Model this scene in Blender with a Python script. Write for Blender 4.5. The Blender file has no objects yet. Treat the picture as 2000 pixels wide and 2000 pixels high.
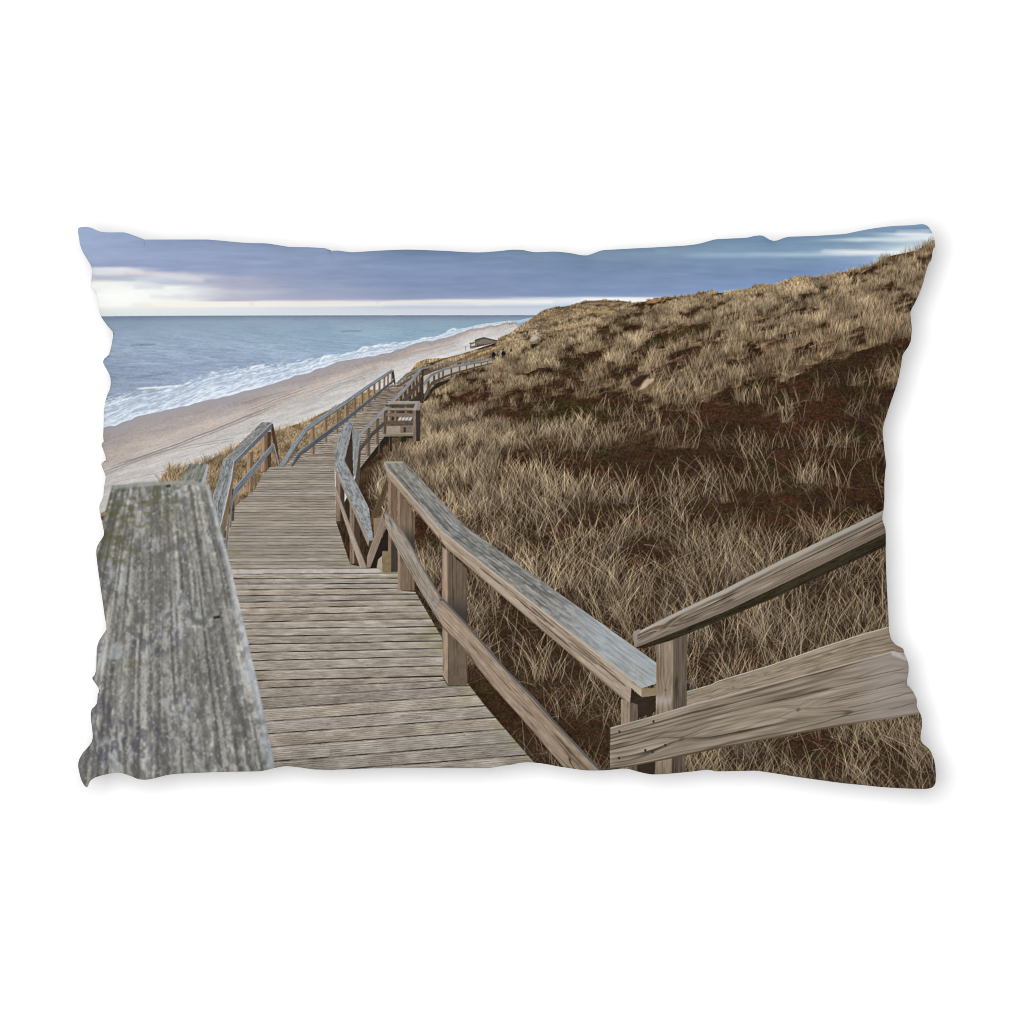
import bpy, math
import numpy as np

# ------------------------------------------------------------------ camera, world, lamp, exposure
scene = bpy.context.scene
PX = 0.0003                       # metres per photograph pixel (2000 px = 0.60 m)
CAM_Z = 8.0
SEAM_Z = 0.048                    # height of the pillow's seam above the white surface

cam_data = bpy.data.cameras.new("camera")
cam_data.sensor_width = 36.0
cam_data.lens = 36.0 * (CAM_Z - SEAM_Z) / (2000 * PX)
cam_data.clip_start = 0.1
cam_data.clip_end = 100.0
cam = bpy.data.objects.new("camera", cam_data)
cam.location = (0, 0, CAM_Z)
scene.collection.objects.link(cam)
scene.camera = cam

world = bpy.data.worlds.new("World")
scene.world = world
world.use_nodes = True
bg = world.node_tree.nodes["Background"]
bg.inputs[0].default_value = (1.0, 1.0, 1.0, 1)
bg.inputs[1].default_value = 0.32

lamp_data = bpy.data.lights.new("softbox", 'AREA')
lamp_data.shape = 'DISK'
lamp_data.size = 5.0
lamp_data.energy = 878.0
lamp_data.color = (1.0, 1.0, 1.0)
lamp = bpy.data.objects.new("softbox", lamp_data)
lamp.location = (-0.9, 0.5, 10.0)
lamp.rotation_euler = (math.atan2(-0.5, 10.0), math.atan2(-0.9, 10.0), 0)
scene.collection.objects.link(lamp)

scene.view_settings.view_transform = 'Standard'
scene.view_settings.look = 'None'
scene.view_settings.exposure = 0.0
scene.view_settings.gamma = 1.0
scene.view_settings.use_curve_mapping = False
scene.cycles.use_denoising = True
scene.cycles.filter_width = 1.0
scene.cycles.max_bounces = 6
ILLUM = 1.105                      # light falling on a level surface, relative to the print's own whites

# ------------------------------------------------------------------ white surface
def simple_material(name, color, rough):
    m = bpy.data.materials.new(name)
    m.use_nodes = True
    b = m.node_tree.nodes["Principled BSDF"]
    b.inputs["Base Color"].default_value = (*color, 1)
    b.inputs["Roughness"].default_value = rough
    b.inputs["Specular IOR Level"].default_value = 0.0
    return m

def grid_mesh(name, co, nx, ny, flip=False):
    """co: (ny, nx, 3) array of vertices -> quad mesh"""
    me = bpy.data.meshes.new(name)
    i = np.arange(nx * ny).reshape(ny, nx)
    a, b, c, d = i[:-1, :-1], i[:-1, 1:], i[1:, 1:], i[1:, :-1]
    q = np.stack([a, b, c, d] if not flip else [a, d, c, b], -1).reshape(-1, 4)
    me.vertices.add(nx * ny)
    me.vertices.foreach_set("co", co.reshape(-1).astype(np.float32))
    me.loops.add(q.size)
    me.loops.foreach_set("vertex_index", q.reshape(-1).astype(np.int32))
    me.polygons.add(len(q))
    me.polygons.foreach_set("loop_start", np.arange(0, q.size, 4, dtype=np.int32))
    me.polygons.foreach_set("use_smooth", np.ones(len(q), dtype=bool))
    me.update(calc_edges=True)
    me.validate()
    return me

R = 3.0
sheet = np.array([[[-R, -R, 0], [R, -R, 0]], [[-R, R, 0], [R, R, 0]]], float)
surface = bpy.data.objects.new("white_surface", grid_mesh("white_surface", sheet, 2, 2))
surface.data.materials.append(simple_material("white_paper", (0.90, 0.90, 0.90), 0.9))
surface["kind"] = "structure"
scene.collection.objects.link(surface)

# ================================================================== PRINT BEGIN
# The beach picture printed on the front of the pillow, painted stroke by stroke into an array.
# All coordinates are measured on the design in tiles of 500 px enlarged 3.864 times.
CX, CY, CW, CH = 130, 420, 1720, 1140
TILE = {'A': (100, 400), 'B': (600, 400), 'C': (1000, 400), 'D': (1400, 400),
        'E': (100, 800), 'F': (600, 800), 'G': (1000, 800), 'H': (1400, 800),
        'I': (100, 1100), 'J': (600, 1100), 'K': (1000, 1100), 'L': (1400, 1100)}
ZS = 3.864
rng = np.random.default_rng(7)
canvas = np.zeros((CH, CW, 3), np.float32)
YY, XX = np.mgrid[0:CH, 0:CW].astype(np.float32)
PXX, PYY = XX + CX, YY + CY

def T(t, *pts):
    ox, oy = TILE[t]
    return [(ox + x / ZS - CX, oy + y / ZS - CY) for x, y in pts]

def Q(*pts): return [(1000 + x / 2.415 - CX, 1000 + y / 2.415 - CY) for x, y in pts]

def hash2(xi, yi, seed):
    h = (xi.astype(np.int64) * 374761393 + yi.astype(np.int64) * 668265263 + seed * 1442695041) & 0xFFFFFFFF
    h = ((h ^ (h >> 13)) * 1274126177) & 0xFFFFFFFF
    h = ((h ^ (h >> 15)) * 2246822519) & 0xFFFFFFFF
    return ((h ^ (h >> 16)) & 0xFFFFFF).astype(np.float32) / 16777215.0

def vnoise(x, y, seed=0):
    x = np.asarray(x, np.float32); y = np.asarray(y, np.float32)
    xf, yf = np.floor(x), np.floor(y)
    fx, fy = x - xf, y - yf
    fx = fx * fx * (3 - 2 * fx); fy = fy * fy * (3 - 2 * fy)
    a = hash2(xf, yf, seed); b = hash2(xf + 1, yf, seed)
    c = hash2(xf, yf + 1, seed); d = hash2(xf + 1, yf + 1, seed)
    return (a + (b - a) * fx) * (1 - fy) + (c + (d - c) * fx) * fy

def fbm(x, y, seed=0, octaves=4):
    s, a, t = 0, 1.0, 0
    for o in range(octaves):
        s = s + a * vnoise(x * 2 ** o, y * 2 ** o, seed + o * 17); t += a; a *= 0.55
    return s / t

def smooth(a, b, x):
    t = np.clip((x - a) / (b - a), 0, 1)
    return t * t * (3 - 2 * t)

def col(*c): return np.array(c, np.float32)
def mix(a, b, t): return a + (b - a) * np.asarray(t)[..., None]

def blur(img, r):
    """three box blurs, radius r pixels"""
    r = int(r)
    if r < 1: return img
    out = img.astype(np.float64)
    for _ in range(2):
        for ax in (0, 1):
            pad = [(0, 0)] * out.ndim; pad[ax] = (r + 1, r)
            c = np.cumsum(np.pad(out, pad, mode='edge'), axis=ax)
            n = out.shape[ax]
            hi = np.take(c, np.arange(2 * r + 1, 2 * r + 1 + n), axis=ax); lo = np.take(c, np.arange(0, n), axis=ax)
            out = (hi - lo) / (2 * r + 1)
    return out.astype(np.float32)

SS = 2
def bbox(pts):
    p = np.array(pts)
    x0, y0 = np.floor(p.min(0)).astype(int) - 1
    x1, y1 = np.ceil(p.max(0)).astype(int) + 2
    return max(x0, 0), max(y0, 0), min(x1, CW), min(y1, CH)

def poly_cov(pts, box=None):
    """anti-aliased coverage of a polygon; returns box and coverage"""
    x0, y0, x1, y1 = box or bbox(pts)
    if x1 <= x0 or y1 <= y0: return None
    gy, gx = np.mgrid[0:(y1 - y0) * SS, 0:(x1 - x0) * SS]
    gx = x0 + (gx + 0.5) / SS; gy = y0 + (gy + 0.5) / SS
    ins = np.zeros(gx.shape, bool)
    n = len(pts)
    for i in range(n):
        xa, ya = pts[i]; xb, yb = pts[(i + 1) % n]
        if ya == yb: continue
        c = (ya > gy) != (yb > gy)
        ins ^= c & (gx < (xb - xa) * (gy - ya) / (yb - ya) + xa)
    cov = ins.reshape(y1 - y0, SS, x1 - x0, SS).mean((1, 3)).astype(np.float32)
    return (x0, y0, x1, y1), cov

def put(box, cov, rgb):
    x0, y0, x1, y1 = box
    c = canvas[y0:y1, x0:x1]
    c += (rgb - c) * cov[..., None]

def poly(pts, rgb, rough=6, seed=1, fs=6.0, soft=0):
    r = poly_cov(pts)
    if r is None: return
    box, cov = r
    if soft: cov = blur(cov, soft)
    x0, y0, x1, y1 = box
    n = fbm(XX[y0:y1, x0:x1] / fs, YY[y0:y1, x0:x1] / fs, seed, 3) - 0.5
    put(box, cov, col(*rgb) + (n * rough * 2)[..., None])

def strip(Lp, Rp, shader, sub=10, soft=0):
    """a board seen in perspective: two long edges with matching points; shader(u, v, x, y)"""
    L, Rr = [], []
    for i in range(len(Lp) - 1):
        for k in range(sub):
            t = k / sub
            L.append((Lp[i][0] + (Lp[i + 1][0] - Lp[i][0]) * t, Lp[i][1] + (Lp[i + 1][1] - Lp[i][1]) * t))
            Rr.append((Rp[i][0] + (Rp[i + 1][0] - Rp[i][0]) * t, Rp[i][1] + (Rp[i + 1][1] - Rp[i][1]) * t))
    L.append(Lp[-1]); Rr.append(Rp[-1])
    L, Rr = np.array(L), np.array(Rr)
    x0, y0, x1, y1 = bbox(np.vstack([L, Rr]))
    if x1 <= x0 or y1 <= y0: return
    h, w = (y1 - y0) * SS, (x1 - x0) * SS
    U = np.zeros((h, w), np.float32); V = np.zeros((h, w), np.float32); M = np.zeros((h, w), bool)
    u = 0.0
    for i in range(len(L) - 1):
        wd = max(1.0, 0.5 * (np.hypot(*(L[i] - Rr[i])) + np.hypot(*(L[i + 1] - Rr[i + 1]))))
        mid0, mid1 = (L[i] + Rr[i]) / 2, (L[i + 1] + Rr[i + 1]) / 2
        u2 = u + np.hypot(*(mid1 - mid0)) / wd
        for tri, at in (((L[i], Rr[i], Rr[i + 1]), ((u, 0), (u, 1), (u2, 1))), ((L[i], Rr[i + 1], L[i + 1]), ((u, 0), (u2, 1), (u2, 0)))):
            P = (np.array(tri) - (x0, y0)) * SS
            bx0, by0 = np.maximum(np.floor(P.min(0)).astype(int), 0)
            bx1, by1 = np.minimum(np.ceil(P.max(0)).astype(int) + 1, (w, h))
            if bx1 <= bx0 or by1 <= by0: continue
            gy, gx = np.mgrid[by0:by1, bx0:bx1] + 0.5
            (ax, ay), (bx, by), (cx, cy) = P
            den = (by - cy) * (ax - cx) + (cx - bx) * (ay - cy)
            if abs(den) < 1e-6: continue
            wa = ((by - cy) * (gx - cx) + (cx - bx) * (gy - cy)) / den
            wb = ((cy - ay) * (gx - cx) + (ax - cx) * (gy - cy)) / den
            wc = 1 - wa - wb
            ins = (wa >= -1e-4) & (wb >= -1e-4) & (wc >= -1e-4)
            at = np.array(at)
            U[by0:by1, bx0:bx1][ins] = (wa * at[0, 0] + wb * at[1, 0] + wc * at[2, 0])[ins]
            V[by0:by1, bx0:bx1][ins] = (wa * at[0, 1] + wb * at[1, 1] + wc * at[2, 1])[ins]
            M[by0:by1, bx0:bx1] |= ins
        u = u2
    if not M.any(): return
    gy, gx = np.nonzero(M)
    c = shader(U[M], V[M], x0 + gx / SS, y0 + gy / SS)
    full = np.zeros((h, w, 3), np.float32); full[M] = c
    cov = M.reshape(y1 - y0, SS, x1 - x0, SS).mean((1, 3)).astype(np.float32)
    cc = full.reshape(y1 - y0, SS, x1 - x0, SS, 3).mean((1, 3))
    if soft:
        cov2 = blur(cov, soft); cc = blur(cc, soft); cov = cov2
    cc = cc / np.maximum(cov, 1e-3)[..., None]
    put((x0, y0, x1, y1), cov, cc)

def wood(base, amp=22, grain=9, stretch=0.5, seed=0, blotch=14, crack=0.0, rim0=None, rim1=None, rimw=0.08,
         moss=0.0, pale=0.0, fade=None, knots=()):
    """weathered timber; u runs along the grain, v from 0 to 1 across the board"""
    base = col(*base)
    def f(u, v, x, y):
        vv = v + 0.035 * (fbm(u * 0.7 + seed, v * 2.0, seed + 5, 2) - 0.5)
        for ku, kv, kr in knots:
            d2 = ((u - ku) / (kr * 1.6)) ** 2 + ((v - kv) / kr) ** 2
            vv = vv + 0.5 * kr * np.sign(v - kv) * np.exp(-d2)
        g = fbm(u * stretch, vv * grain, seed, 4) - 0.5
        g2 = fbm(u * stretch * 9, vv * grain * 2.6, seed + 31, 2) - 0.5
        b = fbm(u * 0.9, v * 1.6, seed + 60, 3) - 0.5
        s = g * amp * 0.9 + g2 * amp * 1.5 + b * blotch * 1.3
        wv = vv + 0.012 * (vnoise(u * 3, v * 9, seed + 33) - 0.5)
        fl = vnoise(u * stretch * 0.5 + 5, wv * grain * 5.5, seed + 35)
        fl2 = vnoise(u * stretch * 1.1, wv * grain * 11, seed + 37)
        s = s - amp * 1.35 * smooth(0.5, 0.9, fl) * (0.4 + 1.2 * vnoise(u * 0.8, v * 4, seed + 39)) + amp * 0.5 * (fl2 - 0.5)
        rl = np.abs(vnoise(u * stretch * 0.7 + 9, wv * grain * 2.4, seed + 41) - 0.5)
        s = s - amp * 1.25 * (1 - smooth(0.02, 0.13, rl)) * smooth(.3, .7, vnoise(u * 1.1, v * 6, seed + 43))
        c = base + s[..., None] * col(1.0, 0.97, 0.92)
        if pale:
            p = smooth(0.48, 0.74, fbm(u * 2.4, v * 12, seed + 80, 5)) * pale
            c = mix(c, col(168, 170, 169), p)
            d = smooth(0.47, 0.72, fbm(u * 4.5, v * 10, seed + 90, 5)) * pale
            c = mix(c, col(86, 85, 82), d)
        if moss:
            m = smooth(0.50, 0.70, fbm(u * 1.6, v * 2.6, seed + 120, 4)) * moss
            c = mix(c, col(104, 102, 76), m)
        if crack:
            k = np.abs(vnoise(u * 0.33, vv * 5.0, seed + 140) - 0.5)
            k = (1 - smooth(0.0, 0.035, k)) * smooth(0.45, 0.6, fbm(u * 0.6, v * 3, seed + 150, 2)) * crack
            c = mix(c, base * 0.42, k)
        for ku, kv, kr in knots:
            d2 = np.sqrt(((u - ku) / (kr * 0.36)) ** 2 + ((v - kv) / (kr * 0.30)) ** 2)
            c = mix(c, base * 0.55, 0.6 * (1 - smooth(0.15, 1.0, d2 + 0.5 * (vnoise(u * 30, v * 40, seed + 170) - .5))))
        if rim0 is not None: c = mix(c, col(*rim0), (1 - smooth(rimw * 0.5, rimw, v)) * 0.85)
        if rim1 is not None: c = mix(c, col(*rim1), smooth(1 - rimw, 1 - rimw * 0.5, v) * 0.85)
        if fade is not None:
            a, bb, k = fade
            c = c * (1 + (k - 1) * smooth(a, bb, u))[..., None]
        return c
    return f

def post(t, x0, x1, yt, yb, rgb, split=0.3, dark=0.74, seed=0, slant=0, ytr=None, ybr=None, band=None):
    """an upright: lit narrow face on the left, shaded face on the right; band darkens part of it (painted shade)"""
    w = wood(rgb, 16, 5, 0.4, seed, 12, crack=0.4)
    ytr = yt if ytr is None else ytr; ybr = yb if ybr is None else ybr
    def f(u, v, x, y):
        c = w(u, v, x, y)
        c = c * (1 - (1 - dark) * smooth(split - 0.02, split + 0.02, v))[..., None]
        if band:  # shade painted across a stretch of the right face
            ty = (y + CY - TILE[t][1]) * ZS
            k = smooth(band[0], band[1], ty) * (1 - smooth(band[2], band[3], ty)) * smooth(split - .05, split + .1, v)
            c = mix(c, col(58, 54, 52), k * 0.8)
        return c
    strip(T(t, (x0, yt), (x0 + slant, yb)), T(t, (x1, ytr), (x1 + slant, ybr)), f, sub=4)

def line(pts, rgb, width=1.2, alpha=0.6, soft=0):
    """a thin hand-drawn line: soft edges, tapered ends, uneven strength"""
    p = np.array(pts)
    seg = np.hypot(*np.diff(p, axis=0).T); s = np.r_[0, np.cumsum(seg)]
    q = np.arange(0, s[-1], 0.35)
    x = np.interp(q, s, p[:, 0]); y = np.interp(q, s, p[:, 1])
    sd = int(abs(p[0, 0] * 7 + p[0, 1] * 13)) % 997
    wob = 1.4 * (fbm(q / 14, q * 0 + 3, sd, 2) - .5)
    x = x + wob * 0.5; y = y + wob
    x0, y0, x1, y1 = bbox(np.c_[x, y])
    x0, y0, x1, y1 = max(x0 - 3, 0), max(y0 - 3, 0), min(x1 + 3, CW), min(y1 + 3, CH)
    if x1 - x0 < 2 or y1 - y0 < 2: return
    w_, h_ = x1 - x0, y1 - y0
    acc = np.zeros(h_ * w_)
    wt = 0.35 * (0.55 + 0.9 * vnoise(q / 6, q * 0 + 9, sd)) * np.clip(np.minimum(q, s[-1] - q) / (0.12 * s[-1] + 1e-3), 0.15, 1)
    offs = np.linspace(-(width - 1) / 2, (width - 1) / 2, max(1, int(round(width * 2)) - 1)) if width > 1 else [0.0]
    for o in offs:
        fx, fy = x - x0, y + o - y0
        ix, iy = np.floor(fx).astype(int), np.floor(fy).astype(int)
        fx, fy = fx - ix, fy - iy
        for dx, dy, ww in ((0, 0, (1 - fx) * (1 - fy)), (1, 0, fx * (1 - fy)), (0, 1, (1 - fx) * fy), (1, 1, fx * fy)):
            jx, jy = ix + dx, iy + dy
            ok = (jx >= 0) & (jy >= 0) & (jx < w_) & (jy < h_)
            acc += np.bincount((jy * w_ + jx)[ok], (ww * wt)[ok], h_ * w_)
    W_ = (alpha * (1 - np.exp(-2.2 * acc))).reshape(h_, w_).astype(np.float32)
    if soft: W_ = blur(W_, soft) * 1.3
    put((x0, y0, x1, y1), W_, col(*rgb))

# ---------------------------------------------------------------- sky
def paint_sky():
    st = [(220, [(430, 150, 172, 210), (460, 148, 164, 207), (500, 150, 163, 205), (519, 148, 160, 201), (524, 205, 208, 220), (532, 210, 208, 218),
                 (538, 186, 190, 208), (545, 196, 199, 212), (552, 236, 235, 233), (575, 250, 249, 247), (597, 246, 243, 240), (605, 226, 227, 228), (617, 206, 218, 222)]),
          (330, [(430, 148, 168, 208), (460, 142, 158, 203), (500, 146, 160, 203), (527, 146, 158, 200), (534, 196, 192, 210), (541, 196, 204, 220),
                 (552, 190, 196, 214), (560, 236, 236, 236), (580, 243, 240, 234), (597, 242, 235, 228), (604, 224, 224, 226), (617, 206, 216, 222)]),
          (460, [(430, 140, 160, 200), (470, 140, 156, 200), (500, 142, 156, 201), (533, 144, 155, 197), (546, 172, 172, 202), (562, 172, 172, 200),
                 (572, 190, 188, 208), (578, 184, 182, 206), (588, 184, 182, 204), (591, 238, 228, 224), (598, 240, 232, 228), (602, 220, 221, 227), (617, 206, 214, 223)]),
          (620, [(430, 132, 152, 194), (485, 134, 152, 197), (510, 140, 156, 200), (545, 140, 152, 194), (570, 152, 160, 196), (586, 166, 168, 198),
                 (590, 230, 220, 220), (598, 232, 226, 226), (602, 210, 212, 224), (617, 202, 210, 224)]),
          (830, [(480, 116, 140, 182), (505, 122, 143, 188), (530, 133, 150, 198), (555, 124, 141, 187), (575, 138, 151, 193), (583, 146, 156, 196),
                 (587, 226, 218, 222), (596, 230, 226, 230), (600, 190, 198, 217), (607, 205, 207, 221), (617, 198, 206, 223)]),
          (1200, [(480, 120, 148, 182), (500, 121, 147, 185), (520, 115, 138, 182), (550, 120, 142, 188), (574, 126, 147, 194), (579, 134, 155, 200),
                  (583, 225, 223, 232), (591, 232, 232, 236), (597, 178, 192, 216), (606, 196, 203, 222), (617, 190, 200, 221)]),
          (1560, [(430, 122, 150, 186), (468, 114, 146, 184), (490, 124, 154, 190), (499, 158, 184, 210), (507, 122, 150, 190), (530, 113, 138, 186), (560, 124, 150, 199), (600, 150, 180, 220)]),
          (1680, [(430, 118, 150, 188), (462, 122, 152, 188), (469, 176, 196, 214), (475, 120, 150, 186), (487, 140, 166, 194), (492, 214, 220, 230), (497, 196, 205, 222), (502, 140, 164, 202), (520, 122, 148, 196), (560, 124, 150, 199), (600, 150, 180, 220)]),
          (1790, [(430, 118, 150, 190), (451, 118, 148, 188), (456, 212, 222, 232), (468, 206, 216, 226), (474, 176, 196, 214), (482, 190, 206, 220), (490, 226, 230, 234), (500, 214, 222, 230), (512, 170, 190, 216), (600, 150, 180, 220)])]
    n = slice(0, 215)
    x, y = PXX[n], PYY[n]
    yw = y + 5 * (fbm(x / 130, y / 14, 3, 4) - 0.5) * smooth(617, 590, y) + 3 * (fbm(x / 40, y / 5, 13, 3) - 0.5) * smooth(600, 560, y)
    cols = [np.stack([np.interp(yw, [s[0] for s in c], [s[k] for s in c]) for k in (1, 2, 3)], -1) for _, c in st]
    out = cols[0].copy()
    for i in range(len(st) - 1):
        a, b = st[i][0], st[i + 1][0]
        xs = x + 40 * (fbm(x / 90, y / 10, 23, 3) - 0.5)
        t = smooth(a, b, xs)
        out = np.where((xs >= a)[..., None], mix(cols[i], cols[i + 1], t), out)
    s = 0.6 * fbm(x / 130, y / 9, 41, 5) + 0.4 * fbm(x / 38, y / 8, 43, 4) - 0.5
    out += (s * 26 * smooth(590, 560, y))[..., None] * col(1, 0.9, 0.75)
    g = out.mean(-1, keepdims=True)
    canvas[n] = g + (out - g) * 0.76 + col(-1, 2, 0)
    pk, wh, bl = (226, 208, 216), (236, 236, 238), (168, 176, 202)
    for t, pts, c, w, a in (('A', ((310, 492), (420, 486), (560, 490), (700, 512)), wh, 5, .55), ('A', ((560, 500), (680, 512), (800, 522)), pk, 4, .6), ('A', ((320, 520), (460, 524), (560, 518)), wh, 4, .5),
                            ('A', ((780, 530), (900, 540), (1010, 556), (1160, 570)), (222, 218, 226), 5, .6), ('A', ((960, 566), (1060, 572), (1160, 574)), pk, 4, .5), ('A', ((320, 545), (480, 552), (640, 566)), bl, 4, .45),
                            ('A', ((480, 596), (640, 602), (820, 610)), wh, 5, .6), ('A', ((620, 622), (740, 620), (860, 626)), bl, 3, .5), ('A', ((800, 652), (920, 656), (1080, 678)), wh, 5, .6), ('A', ((900, 684), (1100, 688), (1240, 690)), (206, 204, 218), 4, .5),
                            ('A', ((740, 690), (900, 700), (1010, 704)), bl, 3, .4), ('B', ((560, 772), (760, 764), (1000, 752), (1300, 768)), (184, 196, 214), 6, .5), ('C', ((300, 738), (420, 742), (520, 720)), (176, 194, 218), 5, .5),
                            ('A', ((600, 756), (680, 752), (770, 760)), (214, 206, 206), 2, .5), ('B', ((520, 742), (548, 738)), (196, 188, 200), 3, .6), ('A', ((1500, 748), (1530, 744)), (190, 182, 194), 3, .5),
                            ('D', ((780, 352), (1000, 352), (1240, 356)), (226, 228, 232), 6, .6), ('D', ((1040, 270), (1200, 262), (1340, 266)), (214, 222, 230), 4, .5), ('D', ((1350, 210), (1500, 204), (1620, 200)), (232, 234, 238), 6, .6),
                            ('C', ((1080, 352), (1180, 350)), (150, 178, 208), 4, .5), ('C', ((1300, 380), (1600, 384), (1900, 392)), (146, 176, 206), 5, .4)):
        line(T(t, *pts), c, w + 1, a * .7, 3)

# ---------------------------------------------------------------- sea, surf and sand
def curve(*parts):
    p = sorted([q for part in parts for q in part]); p = np.array(p)
    return np.interp(XX[0], p[:, 0], p[:, 1])

def paint_shore():
    fl = curve(T('A', (-100, 1720), (395, 1680), (480, 1668), (560, 1637), (640, 1605), (760, 1572), (950, 1535), (1100, 1500), (1300, 1455), (1500, 1405), (1650, 1360), (1800, 1308)),
               T('B', (0, 1275), (130, 1225), (230, 1190), (400, 1160), (560, 1130), (640, 1115), (700, 1090), (780, 1065), (830, 1045), (950, 1030), (1050, 1005), (1130, 975), (1190, 960), (1250, 935), (1400, 915), (1500, 895), (1600, 885), (1680, 868), (1720, 850), (1900, 838)))
    fu = curve(T('A', (-100, 1540), (410, 1470), (600, 1415), (1000, 1335), (1200, 1262), (1400, 1235), (1520, 1218), (1780, 1192)),
               T('B', (0, 1170), (110, 1140), (250, 1125), (400, 1090), (560, 1050), (700, 1040), (850, 1015), (1000, 985), (1050, 965), (1150, 940), (1300, 905), (1450, 885), (1600, 870), (1720, 845), (1900, 836)))
    fl = fl + 1.6 * (vnoise(XX[0] / 14, XX[0] * 0, 8) - 0.5) * 2
    x, y = PXX, PYY
    yh = 617.3 - (x - 200) * 0.0012
    # sea
    ks = [(617, 112, 128, 152), (620, 122, 140, 163), (628, 134, 156, 178), (650, 141, 164, 187), (690, 145, 165, 191), (730, 142, 160, 187), (800, 136, 153, 178)]
    sea = np.stack([np.interp(y, [k[0] for k in ks], [k[i] for k in ks]) for i in (1, 2, 3)], -1)
    sea += (smooth(350, 800, x) * smooth(620, 640, y))[..., None] * col(-4, 4, 3)
    sea += ((fbm(x / 90, y / 26, 17, 3) - 0.5) * 16)[..., None] * col(1.1, 1, .8)
    d = np.clip((y - 617) / 120, 0.05, 1.3)
    w = fbm(x / (6 + 26 * d), np.maximum(y - 617, 0) ** 0.75 * 1.3, 51, 4) - 0.5
    sea += (w * 34 * np.clip(d * 1.8, 0.25, 1))[..., None]
    w2 = fbm(x / 5, y / 1.6, 53, 2) - 0.5
    sea = mix(sea, sea.mean(-1, keepdims=True) * np.ones(3), np.full(x.shape, .17)) + col(4, 3, 3)
    sea += (w2 * 18 * np.clip(d * 1.6, 0.2, 1))[..., None]
    put((0, 0, CW, CH), smooth(-0.6, 0.6, y - yh), sea)
    for t, a, b in (('A', (590, 1062), (800, 1052)), ('A', (560, 1310), (780, 1288)), ('A', (780, 1285), (900, 1268)), ('A', (1180, 1268), (1260, 1258)), ('B', (660, 1046), (690, 1036)), ('B', (250, 960), (420, 952))):
        line(T(t, a, b), (92, 108, 128), 1.4, 0.55, 1)
    # surf
    FU, FL = fu[None, :], fl[None, :]
    t = (YY - FU) / np.maximum(FL - FU, 1)
    sc = np.clip((1010 - x) / 700, 0.06, 1.0)
    sl = (YY + XX * 0.27)
    al = -700 * np.log(np.maximum(1040 - x, 20) / 700)
    cr = (YY - 0.55 * FU - 0.45 * FL + 0.10 * XX * sc) / sc
    n1 = fbm(al / 34 + 0.4 * vnoise(al / 22, cr / 8, 79), cr / 4.6, 71, 5)
    n2 = fbm(al / 9, cr / 2.2, 75, 4)
    thr = np.interp(t, [-0.35, -0.12, 0.02, 0.2, 0.45, 0.6, 0.8, 0.9, 0.98, 1.0], [0.90, 0.68, 0.54, 0.40, 0.54, 0.41, 0.50, 0.36, 0.28, 0.45])
    foam = smooth(-0.16, 0.16, 0.50 * n1 + 0.30 * n2 + 0.20 * fbm(XX / 7, YY / 2.6, 77, 3) - thr - 0.05) * (x < 1000)
    wet = mix(sea, np.zeros_like(sea) + col(182, 196, 212), smooth(-0.05, 0.4, t) * 0.8)
    wet += ((n2 - 0.5) * 26)[..., None]
    fc = col(214, 222, 232) + ((n2 - 0.45) * 44)[..., None]
    surf = mix(wet, fc, foam * 0.92)
    put((0, 0, CW, CH), smooth(-0.45, 0.05, t) * (YY < FL + 3), surf)
    # breaking crests
    for tl, pts in (('B', ((385, 1108), (410, 1088), (440, 1078), (470, 1080))), ('B', ((500, 1072), (530, 1068))), ('B', ((860, 1015), (900, 1008))), ('B', ((1050, 965), (1100, 940), (1130, 945))),
                    ('A', ((1500, 1235), (1560, 1215), (1620, 1212))), ('B', ((100, 1185), (130, 1150), (180, 1142))), ('A', ((640, 1388), (800, 1380), (1000, 1365)))):
        line(T(tl, *pts), (238, 243, 247), 2.2, 0.9, 1)
    # sand
    dd = (YY - FL) / np.clip((1000 - x) / 780, 0.07, 1.1)
    ks = [(0, 152, 150, 158), (3, 164, 158, 161), (22, 167, 156, 154), (42, 174, 162, 157), (56, 188, 174, 164), (70, 190, 176, 167), (84, 192, 183, 177), (120, 197, 190, 185), (220, 205, 199, 195)]
    wob = dd + 16 * (fbm(XX / 90, sl / 22, 91, 4) - 0.5)
    sand = np.stack([np.interp(wob, [k[0] for k in ks], [k[i] for k in ks]) for i in (1, 2, 3)], -1)
    sand += ((fbm(XX / 60, sl / 7, 95, 4) - 0.5) * 26 * smooth(2, 30, dd))[..., None] * col(1, .95, .9) + col(-3, 0, 2)
    rip = fbm(XX / 26, (YY + XX * .33) / 2.4, 99, 3) - .5
    sand += (rip * 26 * smooth(40, 110, dd))[..., None]
    sand += ((fbm(XX / 4, YY / 2.2, 97, 3) - 0.5) * 22 * smooth(0, 30, dd))[..., None]
    put((0, 0, CW, CH), smooth(-0.9, 0.9, YY - FL) * (x < 1010), sand)
    # tracks on the sand
    tr = (132, 122, 120)
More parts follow.
